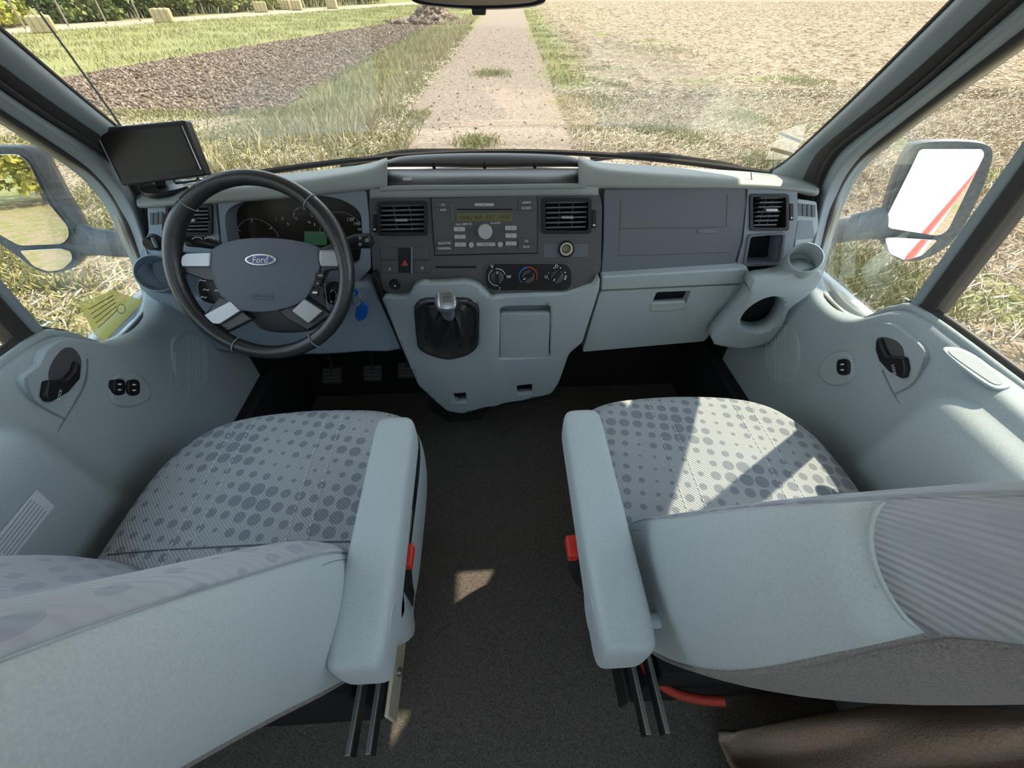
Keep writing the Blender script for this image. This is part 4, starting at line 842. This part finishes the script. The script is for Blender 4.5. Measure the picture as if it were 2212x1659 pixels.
# ------------------------------------------------------------------ small things inside
rc = tube('red_strap', spline([(.262, .20, .30), (.285, .165, .22), (.33, .134, .19), (.38, .118, .19), (.43, .110, .20)], False, 6), .009, M['redcord'], None, seg=10); tag(rc, 'red strap lying on the dark floor under the passenger seat', 'strap')
rows = []
for i in range(33):
    x = .44 + .30 * i / 32; u_ = min(1, max(0, (x - .45) / .20)); h_ = .12 + .42 * u_ * u_ * (3 - 2 * u_)
    rows.append([Vector((x, y, h_ * (1 - ((y + .02) / .14) ** 2 * .8) + .030 * math.sin(70 * y + 7 * x + 1.2 * math.sin(11 * x)) + .012 * math.sin(130 * y - 22 * x) + .008 * math.sin(60 * x))) for y in np.linspace(-.15, .07, 30)])
bl = grid('folded_blanket', rows, M['blanket'], None, sub=1, solid=.012); tag(bl, 'brown folded blanket on the floor behind the passenger seat', 'blanket')
for nm, px, py, lb in (('clutch_pedal', 718, 812, 'left pedal with ribbed pad in the dark driver footwell'), ('brake_pedal', 806, 806, 'middle pedal in the dark driver footwell'), ('accelerator_pedal', 880, 800, 'right pedal next to the console in the driver footwell')):
    p = P(px, py, z=.20); r_ = thing(nm, lb, 'pedal', p); fp = Fr(p, (1, 0, 0), (0, .75, .66))
    pd = plate2('pedal_pad', rounded([(-.035, -.03), (.035, -.03), (.035, .03), (-.035, .03)], .008), fp, .008, .016, M['rubber'], r_, bevel=.003)
    for k in range(4): frbox('pad_rib', fp, 0, -.02 + k * .0133, .011, .056, .005, .005, M['dark'], pd)
    tube('pedal_arm', spline([p, p + Vector((0, .03, .05)), p + Vector((0, .045, .16)), p + Vector((0, .04, .34))], False, 5), .009, M['black'], r_, seg=8)
# black cable cover below the console
cv = thing('console_underside', 'black plastic duct and cable under the centre console', 'duct', (-.06, 1.0, .0))
mesh('duct', [P(a, b, y=yy) for a, b, yy in ((930, 850, 1.0), (1210, 838, 1.0), (1212, 858, .97), (1130, 870, .955), (1060, 880, .95), (1040, 905, .93), (975, 912, .94), (930, 880, 1.0))], [list(range(8))], M['footrubber'], cv, solid=.05)
tube('cable', spline([P(1000, 908, y=.93), P(1040, 905, y=.925), P(1055, 885, y=.94), P(1062, 872, y=.96)], False, 5), .003, M['rubber'], cv, seg=6)
# labels stuck on glass and door
st_ = plate('window_sticker', [(172, 655), (245, 627), (310, 650), (225, 738), (205, 722)], Fr((-.838, 0, 0), (0, 1, 0), (0, 0, 1)), 0, .0012, M['yellowlabel'], None, bevel=0); tag(st_, 'yellow-green notice sticker at the corner of the left door glass', 'sticker')
fs = Fr((-.838, 0, 0), (0, 1, 0), (0, 0, 1))
for k in range(5): tube('printed_line', [fs.w(fs.px(a, b, .001), .001) for a, b in ((192 + k * 5, 668 + k * 10), (245 + k * 2, 638 + k * 8))], .0009, M['wood'], st_, seg=4)
tube('printed_ring', [fs.w(fs.px(262 + 9 * math.cos(t), 667 + 10 * math.sin(t), .001), .001) for t in [2 * math.pi * i / 20 for i in range(20)]], .0008, M['wood'], st_, seg=4, closed=True)
fl_ = Fr((-.7255, 0, .62), (0, 1, 0), (.24, 0, 1))
pl_ = plate('door_label', [(80, 1058), (118, 1094), (12, 1226), (-30, 1190)], fl_, 0, .0015, M['paper'], None, bevel=0); tag(pl_, 'white printed paper label on the driver door panel', 'label')
for k in range(6): tube('printed_line', [fl_.w(fl_.px(a, b, .0006), .0006) for a, b in ((70 + k * 6, 1078 + k * 5), (-10 + k * 6, 1180 + k * 5))], .0008, M['pillar'], pl_, seg=4)
fw_ = Fr(P(1700, 310, y=1.15), (.93, -.36, 0), (0, -.75, 1))
sk = plate('inspection_sticker', [(1690, 282), (1742, 266), (1735, 300), (1705, 345), (1652, 345)], fw_, .0, .001, M['clearlabel'], None, bevel=0); tag(sk, 'pale vignette sticker at the lower right windscreen corner', 'sticker')
plate('sticker_band', [(1688, 285), (1732, 303), (1728, 309), (1683, 291)], fw_, .0012, .0006, M['paper'], sk, bevel=0); plate('sticker_band', [(1668, 318), (1714, 330), (1708, 338), (1662, 325)], fw_, .0012, .0006, M['hay'], sk, bevel=0)

# ================================================================== OUTSIDE OF THE CAB
def ext_mirror(name, label, fr, hous, main, wide, arm, armend):
    r_ = thing(name, label, 'mirror', fr.o)
    # deep rounded shell: front ring, widest ring, closing back
    hp = spline(hous, True, 3); c2 = sum((fr.px(q.x, q.y, 0) for q in hp), Vector((0, 0))) / len(hp); rows = []
    for sc, d in ((.965, -.006), (.985, .002), (1.0, -.006), (1.0, -.03), (.95, -.065), (.80, -.09), (.5, -.105), (.05, -.11)):
        rows.append([fr.w(c2 + (fr.px(q.x, q.y, 0) - c2) * sc, d) for q in hp])
    grid('mirror_housing', rows, M['mirrorshell'], r_, closed=True, caps=True, sub=1)
    plate('mirror_back', main, fr, -.003, .004, M['black'], r_, bevel=0, smooth_outline=False)
    plate('main_glass', rounded(main, 9), fr, .002, .003, M['mirror'], r_, bevel=.0004)
    f2 = Fr(fr.o, fr.ex, fr.ey - fr.n * .02); plate('wide_glass', rounded(wide, 7), f2, .005, .003, M['mirror'], r_, bevel=.0004)
    rows = []
    for (a, b, y), (a2, b2, y2) in arm:
        p, q = P(a, b, y=y), P(a2, b2, y=y2); mid = (p + q) / 2; rows.append([p, (p + mid) / 2 + Vector((0, -.015, 0)), mid + Vector((0, -.02, 0)), (q + mid) / 2 + Vector((0, -.015, 0)), q, (q + mid) / 2 + Vector((0, .03, 0)), mid + Vector((0, .04, 0)), (p + mid) / 2 + Vector((0, .03, 0))])
    grid('mirror_arm', rows, M['mirrorshell'], r_, closed=True, caps=True, sub=2)
    return r_
FMR = Fr((1.08, 1.0, .80), (.9063, -.4226, 0), (.0, .06, 1)); FML = Fr((-1.06, 1.0, .82), (.985, .174, 0), (0, .11, 1))
ext_mirror('door_mirror', 'large passenger side mirror reflecting the white van flank', FMR,
  [(1965, 325), (1990, 308), (2050, 304), (2115, 307), (2146, 322), (2140, 365), (2110, 440), (2070, 510), (2030, 545), (1985, 565), (1945, 564), (1915, 543), (1903, 512), (1915, 450), (1940, 375)],
  [(1987, 322), (2122, 322), (2127, 334), (2048, 498), (2028, 510), (1918, 493), (1916, 466), (1974, 350)],
  [(1911, 514), (1930, 513), (2026, 519), (1992, 552), (1955, 563), (1922, 548)],
  [((1766, 468, .98), (1766, 534, .98)), ((1800, 466, .985), (1800, 532, .985)), ((1850, 460, 1.0), (1850, 524, 1.0)), ((1890, 448, 1.02), (1892, 522, 1.02)), ((1925, 430, 1.03), (1922, 528, 1.03))], None)
ext_mirror('door_mirror', 'large driver side mirror reflecting trees and field', FML,
  [(-130, 330), (-60, 318), (20, 316), (55, 324), (80, 362), (118, 432), (150, 482), (172, 525), (176, 555), (155, 582), (110, 592), (70, 580), (25, 545), (-40, 500), (-110, 420)],
  [(-115, 335), (40, 333), (62, 352), (105, 440), (147, 490), (149, 512), (135, 527), (42, 531), (0, 508), (-80, 430)],
  [(42, 542), (130, 537), (153, 543), (156, 562), (135, 582), (105, 587), (72, 575)],
  [((305, 492, .96), (305, 560, .96)), ((270, 496, .97), (270, 562, .97)), ((225, 494, .99), (225, 556, .99)), ((190, 486, 1.01), (190, 558, 1.01)), ((150, 462, 1.03), (160, 570, 1.03))], None)
bn = grid('bonnet', [[Vector((x * (1 - .04 * k), y - .11 * (x / .9) ** 2, z - .05 * (x / .9) ** 2)) for x in np.linspace(-.92, .92, 11)] for k, (y, z) in enumerate(((1.36, .800), (1.43, .808), (1.50, .800), (1.75, .72), (2.05, .58), (2.2, .30), (2.22, -.2)))], M['bonnet'], None, sub=1, solid=.01); tag(bn, 'white van bonnet below the windscreen', 'bonnet')
def wiper(label, pts, pivot):
    r_ = thing('windscreen_wiper', label, 'wiper', P(*pivot[:2], y=pivot[2]), group='windscreen wipers')
    L_ = spline([P(a, b, y=y) for a, b, y in pts], False, 6); tube('wiper_blade', L_, [.003] + [.007] * (len(L_) - 2) + [.003], M['black'], r_, seg=6)
    A = spline([P(a, b + 6, y=y - .01) for a, b, y in pts[:-1]], False, 6); tube('wiper_arm', A, .0045, M['black'], r_, seg=6)
wiper('wiper parked in front of the steering wheel and centre tray', [(735, 357, 1.42), (800, 342, 1.44), (870, 328, 1.45), (960, 326, 1.45), (1060, 328, 1.45), (1110, 333, 1.45)], (735, 360, 1.43))
wiper('wiper parked in front of the passenger side dash top', [(1275, 341, 1.45), (1340, 334, 1.44), (1420, 335, 1.42), (1500, 345, 1.36), (1570, 356, 1.30), (1612, 368, 1.25)], (1275, 345, 1.43))
at_ = tube('radio_antenna', [P(-20, -110, y=1.32), P(65, 0, y=1.32), P(150, 117, y=1.32), P(240, 242, y=1.32), P(262, 275, y=1.32)], [.002, .0022, .0026, .003, .004], M['rubber'], None, seg=6); tag(at_, 'thin black radio antenna beyond the left windscreen pillar', 'antenna')

# ================================================================== FIELD OUTSIDE  (x right, y ahead in the camera's heading)
GZ = -.65; RZ = Matrix.Rotation(-YAW, 4, 'Z'); NP = np.random.default_rng(7)
def ground_mat():
    m, n, b = nodes('field_ground'); L = n.links; b.inputs['Roughness'].default_value = 1; b.inputs['Specular IOR Level'].default_value = .05
    t = add(n, 'ShaderNodeTexCoord'); sp = add(n, 'ShaderNodeSeparateXYZ'); L.new(t.outputs['Object'], sp.inputs[0])
    def noise(s, d=5.0): q = add(n, 'ShaderNodeTexNoise', i_Scale=s, i_Detail=d); L.new(t.outputs['Object'], q.inputs['Vector']); return q.outputs['Fac']
    def mth(op, a, b_=None, cl=False):
        q = add(n, 'ShaderNodeMath', operation=op); q.use_clamp = cl
        for i, v in enumerate((a, b_)):
            if v is None: continue
            if hasattr(v, 'links'): L.new(v, q.inputs[i])
            else: q.inputs[i].default_value = v
        return q.outputs[0]
    n1, n2, n3 = noise(.55), noise(3.0), noise(14.0, 8.0); n4 = noise(60.0, 4.0)
    wob = mth('ADD', mth('MULTIPLY', mth('SUBTRACT', n1, .5), 2.4), mth('MULTIPLY', mth('SUBTRACT', n2, .5), 1.6))
    X = mth('ADD', sp.outputs['X'], mth('MULTIPLY', wob, .5)); Y = mth('ADD', sp.outputs['Y'], wob)
    X0 = sp.outputs['X']; Y0 = sp.outputs['Y']
    def step(v, e, wd): q = add(n, 'ShaderNodeMapRange'); L.new(v, q.inputs['Value']); q.inputs['From Min'].default_value = e - wd; q.inputs['From Max'].default_value = e + wd; return q.outputs[0]
    def band(v, a, b_, wd): return mth('MULTIPLY', step(v, a, wd), mth('SUBTRACT', 1.0, step(v, b_, wd)), True)
    def mix(f, a, b_): q = add(n, 'ShaderNodeMix', data_type='RGBA'); L.new(f, q.inputs['Factor']); L.new(a, q.inputs['A']); L.new(b_, q.inputs['B']); return q.outputs['Result']
    stub = ramp(n, n3, [(.30, (.22, .150, .095)), (.48, (.275, .203, .132)), (.68, (.335, .265, .18))])
    track = ramp(n, n3, [(.28, (.20, .140, .105)), (.52, (.27, .205, .155)), (.75, (.34, .28, .22))])
    soil = ramp(n, n3, [(.25, (.085, .055, .036)), (.5, (.15, .100, .068)), (.78, (.24, .175, .12))])
    grass = ramp(n, n3, [(.25, (.12, .125, .035)), (.5, (.20, .195, .070)), (.75, (.30, .27, .13))])
    fgrass = ramp(n, n3, [(.3, (.16, .16, .055)), (.55, (.235, .22, .09)), (.8, (.30, .265, .14))])
    road = ramp(n, n2, [(.3, (.30, .245, .165)), (.7, (.36, .31, .22))])
    c = stub
    c = mix(mth('MULTIPLY', band(X, 1.0, 2.2, .35), step(Y, 10, 3)), c, grass)                       # right verge
    c = mix(mth('MULTIPLY', step(n1, .60, .03), band(X, 1.2, 9, 1.0)), c, grass)
    c = mix(mth('SUBTRACT', 1.0, step(X, -2.2, .25)), c, grass)                                        # left of the track
    c = mix(mth('MULTIPLY', mth('SUBTRACT', 1.0, step(X, -2.4, .5)), mth('MULTIPLY', step(n2, .50, .06), mth('SUBTRACT', 1.0, step(Y, 9, 1)))), c, stub)
    c = mix(mth('SUBTRACT', 1.0, step(X, -11, 1.0)), c, fgrass)
    c = mix(mth('MULTIPLY', step(Y, 20, 2), mth('SUBTRACT', 1.0, step(X, -3.5, .4))), c, fgrass)
    lim = mth('SUBTRACT', X, mth('MULTIPLY', mth('SUBTRACT', Y, 14.0), .24))
    so_ = mth('MULTIPLY', step(lim, -12.3, .3), mth('MULTIPLY', mth('SUBTRACT', 1.0, step(X, -4.7, .35)), step(Y, 9.2, .5)))
    c = mix(so_, c, soil)
    dl = mth('SUBTRACT', mth('MULTIPLY', mth('ADD', X0, 26.0), .927), mth('MULTIPLY', mth('SUBTRACT', Y0, 26.0), .375))
    c = mix(mth('SUBTRACT', 1.0, step(dl, .8, .4)), c, road)
    c = mix(mth('SUBTRACT', 1.0, step(dl, -4.0, .8)), c, grass)
    c = mix(band(X, -2.1, .95, .22), c, track)
    L.new(c, b.inputs['Base Color'])
    bp = add(n, 'ShaderNodeBump', i_Strength=.7, i_Distance=.06); L.new(n3, bp.inputs['Height']); L.new(bp.outputs[0], b.inputs['Normal']); return m
bm = bmesh.new(); bmesh.ops.create_grid(bm, x_segments=60, y_segments=60, size=160)
me = bpy.data.meshes.new('ground'); bm.to_mesh(me); bm.free(); me.materials.append(ground_mat())
g = bpy.data.objects.new('ground', me); COL.objects.link(g); g.location = (0, 0, GZ); g.rotation_euler = (0, 0, -YAW); tag(g, 'farm track between ploughed soil and a stubble field', kind='structure')

def island_mat(name, stops, rough=.9, transl=.0):
    m, n, b = nodes(name); b.inputs['Roughness'].default_value = rough; b.inputs['Specular IOR Level'].default_value = .1
    q = add(n, 'ShaderNodeNewGeometry'); L_ = ramp(n, q.outputs['Random Per Island'], stops); n.links.new(L_, b.inputs['Base Color']); return m
MG = {'green': island_mat('green_blades', [(0, (.15, .155, .04)), (.45, (.24, .225, .075)), (.75, (.36, .31, .14)), (1, (.50, .44, .27))]),
      'dry': island_mat('dry_blades', [(0, (.24, .19, .08)), (.5, (.38, .31, .16)), (1, (.52, .45, .29))]),
      'straw': island_mat('straw', [(0, (.24, .17, .105)), (.45, (.34, .265, .172)), (1, (.50, .425, .305))]),
      'clod': island_mat('soil_clods', [(0, (.10, .065, .045)), (.5, (.19, .132, .092)), (1, (.31, .235, .17))]),
      'leafy': island_mat('yellow_green_leaves', [(0, (.18, .19, .03)), (.5, (.32, .30, .06)), (1, (.45, .40, .10))]),
      'leafd': island_mat('dark_green_leaves', [(0, (.08, .10, .03)), (.5, (.15, .175, .055)), (1, (.27, .26, .11))]),
      'leafm': island_mat('mid_green_leaves', [(0, (.11, .13, .04)), (.5, (.20, .21, .07)), (1, (.32, .28, .11))])}
def big(name, v, f4, m, label, cat, kind='stuff', parent=None, loc=(0, 0, GZ)):
    v = np.asarray(v, np.float32); f4 = np.asarray(f4, np.int32); me = bpy.data.meshes.new(name); k = f4.shape[1]
    me.vertices.add(len(v)); me.vertices.foreach_set('co', v.ravel()); me.loops.add(f4.size); me.loops.foreach_set('vertex_index', f4.ravel())
    me.polygons.add(len(f4)); me.polygons.foreach_set('loop_start', np.arange(len(f4), dtype=np.int32) * k); me.update(); me.materials.append(m)
    o = bpy.data.objects.new(name, me); COL.objects.link(o)
    if parent is None: o.location = loc; o.rotation_euler = (0, 0, -YAW)
    else: o.parent = parent
    tag(o, label, cat, kind=kind); return o
def blades(name, pts, h, wd, m, label, lean=.5):
    n = len(pts); a = NP.uniform(0, 2 * np.pi, n); b = NP.uniform(0, 2 * np.pi, n); h = h * NP.uniform(.5, 1.15, n); ln = lean * NP.uniform(.2, 1, n) * h
    w_ = wd * NP.uniform(.6, 1.3, n); dx, dy = np.cos(a) * w_, np.sin(a) * w_; lx, ly = np.cos(b) * ln, np.sin(b) * ln; z = np.zeros(n)
    v = np.stack([np.stack([pts[:, 0] - dx, pts[:, 1] - dy, z - .01], 1), np.stack([pts[:, 0] + dx, pts[:, 1] + dy, z - .01], 1),
                  np.stack([pts[:, 0] + lx * .4 + dx * .6, pts[:, 1] + ly * .4 + dy * .6, h * .6], 1), np.stack([pts[:, 0] + lx, pts[:, 1] + ly, h], 1)], 1).reshape(-1, 3)
    k = np.arange(n)[:, None] * 4; return big(name, v, k + np.array([[0, 1, 2, 3]]), m, label, 'grass')
def scatter(n, x0, x1, y0, y1, keep=None, p=1.0):
    y = y0 + (y1 - y0) * NP.random(n) ** p; x = NP.uniform(x0, x1, n); q = np.stack([x, y], 1)
    return q if keep is None else q[keep(x, y)]
def clump(x, y, s=1.0, th=.1): return (np.sin(x * 2.1 * s + 1.3 * np.sin(y * 1.7 * s)) + np.sin(y * 2.6 * s + 1.1 * np.cos(x * 1.9 * s)) + NP.normal(0, .5, len(x))) > th
lim_ = lambda x, y: (x < -11 + (y - 14) * .24 - 1.3)
blades('verge_grass', scatter(8000, -4.2, -2.35, 5.5, 40, lambda x, y: clump(x, y, 1, -.3), 1.8), .34, .0045, MG['dry'], 'tall dry grass along the left edge of the track', .5)
blades('verge_undergrowth', scatter(34000, -4.9, -2.15, 3, 30, lambda x, y: clump(x, y, 1.3, -.1), 1.7), .12, .005, MG['green'], 'short green grass on the left verge', .9)
blades('near_grass', scatter(70000, -11, -1.6, .5, 9.6, lambda x, y: clump(x, y, 1.1, .0)), .10, .0055, MG['green'], 'green grass left of the van', 1.1)
blades('meadow_grass', scatter(60000, -26, -4, 13, 62, lambda x, y: lim_(x, y) & (.927 * (x + 26) - .375 * (y - 26) > 1) & clump(x, y, .7, -.6)), .13, .011, MG['green'], 'green meadow beyond the ploughed strip', 1.0)
blades('track_side_grass', scatter(14000, 1.0, 2.9, 8, 50, lambda x, y: clump(x, y, 1.0, .3), 1.6), .11, .007, MG['green'], 'green grass along the right edge of the track', .9)
tuft = [(-.6, 14.3, .5), (-.57, 7.4, .35), (2.9, 7.7, .5), (5.6, 20, 1.6), (7.5, 13, .7), (3.0, 3.0, .6), (2.6, 3.4, .5), (3.3, 3.1, .5), (2.9, 3.2, .4), (3.2, 3.5, .5), (2.7, 2.8, .5), (3.0, 3.3, .5), (6.4, 5.2, .6), (3.6, 6.4, .4), (4.4, 9, .4)]
tp = np.concatenate([np.stack([NP.normal(a, r_ * .5, 700), NP.normal(b, r_ * .6, 700)], 1) for a, b, r_ in tuft]); blades('weed_tufts', tp, .09, .006, MG['green'], 'scattered green weed tufts on track and stubble', 1.0)
# straw lying on the stubble field and the verges
def straw(name, pts, ln, wd, label):
    n = len(pts); a = NP.uniform(0, np.pi, n); l = ln * NP.uniform(.4, 1.4, n); w_ = wd * NP.uniform(.6, 1.3, n); d = pts[:, 1]
    dx, dy = np.cos(a) * l / 2, np.sin(a) * l / 2; ex, ey = -np.sin(a) * w_, np.cos(a) * w_; z0 = NP.uniform(.004, .05, n); z1 = NP.uniform(.004, .07, n)
    v = np.stack([np.stack([pts[:, 0] - dx - ex, d - dy - ey, z0], 1), np.stack([pts[:, 0] + dx - ex, d + dy - ey, z1], 1), np.stack([pts[:, 0] + dx + ex, d + dy + ey, z1 + w_], 1), np.stack([pts[:, 0] - dx + ex, d - dy + ey, z0 + w_], 1)], 1).reshape(-1, 3)
    return big(name, v, np.arange(n)[:, None] * 4 + np.array([[0, 1, 2, 3]]), MG['straw'], label, 'straw')
straw('stubble_straw', scatter(110000, 1.0, 14, .3, 12, lambda x, y: (np.abs(x) < 2.2 + y * 1.25)), .11, .0042, 'pale straw litter on the stubble field right of the track')
straw('far_straw', scatter(70000, 1.5, 60, 11, 70, lambda x, y: (x < 2 + y * 1.15), 1.7), .20, .010, 'pale straw on the far stubble field')
straw('left_straw', scatter(40000, -10, -2.0, .5, 9), .11, .0042, 'pale straw among the grass left of the van')
straw('verge_litter', scatter(5000, -3.0, -2.0, 4, 24, None, 1.6), .08, .010, 'pale leaf litter along the left edge of the track')
straw('track_straw', scatter(2600, -2.4, 1.2, 4, 26, None, 1.6), .09, .005, 'loose straw bits on the farm track')
# clods
def clods(name, pts, s0, s1, label):
    base = np.array([[1, 0, 0], [-1, 0, 0], [0, 1, 0], [0, -1, 0], [0, 0, 1], [0, 0, -1]], float); tri = np.array([[0, 2, 4], [2, 1, 4], [1, 3, 4], [3, 0, 4], [2, 0, 5], [1, 2, 5], [3, 1, 5], [0, 3, 5]])
    n = len(pts); s = NP.uniform(s0, s1, n) ** 1; v = base[None] * s[:, None, None] * NP.uniform(.5, 1.3, (n, 6, 3)) + NP.normal(0, .25, (n, 6, 3)) * s[:, None, None]
    v[:, :, 2] *= .75; v[:, :, 0] += pts[:, 0:1]; v[:, :, 1] += pts[:, 1:2]; v[:, :, 2] += (s * .35)[:, None] + (pts[:, 2:3] if pts.shape[1] > 2 else 0)
    return big(name, v.reshape(-1, 3), (np.arange(n)[:, None, None] * 6 + tri[None]).reshape(-1, 3), MG['clod'], label, 'soil')
inso = lambda x, y: (x > -12.3 + (y - 14) * .24) & (x < -4.7) & (y > 9.0 + .5 * np.sin(x))
clods('soil_clods', scatter(30000, -12, -4.5, 9, 38, inso, 1.35), .012, .06, 'brown clods of the ploughed strip')
mp_ = []
for i in range(1500):
    r_, t = abs(NP.normal(0, .55)), NP.uniform(0, 6.28); mp_.append((-5.0 + 1.7 * r_ * math.cos(t), 34 + 1.6 * r_ * math.sin(t), max(0, 1.0 - 1.3 * r_)))
clods('soil_heap', np.array(mp_), .08, .26, 'heap of dark clods at the far end of the ploughed strip')
clods('track_stones', scatter(500, -2.1, 1.0, 5, 30, None, 1.4), .008, .03, 'small stones on the track')
# hay bales, posts, trees and hedge beyond the meadow
def wpt(x, y, z=0): q = RZ @ Vector((x, y, 0)); return Vector((q.x, q.y, GZ + z))
def bale(x, y, sx, rot, label):
    r_ = thing('hay_bale', label, 'hay bale', wpt(x, y), group='hay bales by the far farm road'); q = Matrix.Rotation(rot, 3, 'Z'); sx *= .55; c = wpt(x, y, .33)
    box('bale_body', c, (sx, .66, .66), M['hay'], r_, rot=q, bevel=.08, seg=3)
    for k in (-.3, 0, .3): tube('twine', [c + q @ Vector((k * sx, a * .34, b * .34)) for a, b in ((-1, -.9), (-1, 1), (1, 1), (1, -.9))], .02, M['wood'], r_, seg=4)
for a in ((-22.0, 34.5, 1.9, .3, 'square hay bale in front of the dark bushes'), (-20.9, 46, 1.8, .5, 'left of the four far hay bales along the field road'), (-20.6, 50.5, 1.6, .2, 'second of the four far hay bales along the field road'), (-19.2, 49.5, 1.6, .1, 'third of the four far hay bales along the field road'), (-17.0, 52.5, 1.7, .0, 'rightmost far hay bale near the mirror'), (-23.6, 27.2, 1.8, .6, 'pale hay bale by the yellow tree at the left')): bale(*a)
for i, (x, y) in enumerate(((-27.5, 27.5), (-26.6, 29.5), (-25.8, 31.5), (-25.0, 33.5), (-24.2, 35.5))):
    o = tube('fence_post', [wpt(x, y, 0), wpt(x + .05, y, 1.2)], .05, M['wood'], None, seg=7); tag(o, ['leftmost', 'second', 'third', 'fourth', 'fifth'][i] + ' thin fence post from the left below the bushes', 'fence post', 'fence posts below the hedge')
def tree(x, y, rad, zc, n, m, label, trunk=True, name='tree', group='trees beyond the meadow'):
    r_ = thing(name, label, 'tree', wpt(x, y), group=group)
    d = NP.normal(0, 1, (n, 3)); d /= np.linalg.norm(d, axis=1)[:, None]; blob = 1 + .22 * np.sin(3 * d[:, 0] + 5 * d[:, 2] + x) + .18 * np.sin(6 * d[:, 1] + 4 * d[:, 0] + y)
    c = d * (rad * blob * NP.uniform(.55, 1.0, n) ** .5)[:, None] * np.array([1, 1, .95]); c[:, 2] = np.maximum(c[:, 2] + zc, .15 + .4 * NP.random(n))
    s = NP.uniform(.09, .24, n)[:, None]; u = NP.normal(0, 1, (n, 3)); u /= np.linalg.norm(u, axis=1)[:, None]; w2 = np.cross(u, NP.normal(0, 1, (n, 3))); w2 /= np.linalg.norm(w2, axis=1)[:, None]
    v = np.stack([c - u * s, c + w2 * s * .6, c + u * s, c - w2 * s * .6], 1).reshape(-1, 3); big('foliage', v, np.arange(n)[:, None] * 4 + np.array([[0, 1, 2, 3]]), m, None, None, None, r_)
    if trunk:
        b = WL[r_]; tube('trunk', [b + Vector((0, 0, -.1)), b + Vector((.1, 0, zc * .6)), b + Vector((.05, .1, zc * 1.1))], [.16, .12, .06], M['bark'], r_, seg=8)
        for k in range(3): tube('branch', [b + Vector((.08, 0, zc * .5)), b + Vector((rad * .5 * math.cos(2.1 * k), rad * .5 * math.sin(2.1 * k), zc * 1.1))], [.06, .03], M['bark'], r_, seg=6)
for x, y, r_, m, lb in ((-30.5, 30.5, 2.6, 'leafy', 'yellow-green tree at the far left corner'), (-28.3, 36, 2.6, 'leafd', 'first dark green bush right of the yellow tree'), (-26.6, 41.3, 2.6, 'leafd', 'second dark green bush behind the nearest square bale'),
                     (-25.0, 46.8, 2.7, 'leafm', 'mid green bush right of the dark bushes'), (-23.4, 52.4, 2.7, 'leafy', 'yellowish bush above the far bales'), (-21.2, 58.2, 2.8, 'leafm', 'green bush at the far end of the meadow road'), (-19, 64.4, 3.0, 'leafd', 'farthest dark bush left of the interior mirror')):
    tree(x, y, r_, 1.3, 5200, MG[m], lb)
for x, y, m, lb in ((-11, -9, 'leafm', 'nearest mid green tree behind the van seen in the driver side mirror'), (-19, -13, 'leafd', 'dark green tree behind the van seen in the driver side mirror'), (-9, -20, 'leafy', 'yellow-green tree behind the van seen in the driver side mirror')):
    tree(x, y, 3.4, 3.2, 4500, MG[m], lb, group='trees behind the van')
# dry hedge scrub between meadow road and trees
hp = scatter(9000, -36, -12, 24, 66, lambda x, y: (np.abs(.927 * (x + 26) - .375 * (y - 26) + 5.2) < 1.0)); blades('hedge_scrub', hp, .7, .03, MG['dry'], 'dry scrub below the trees', .5)
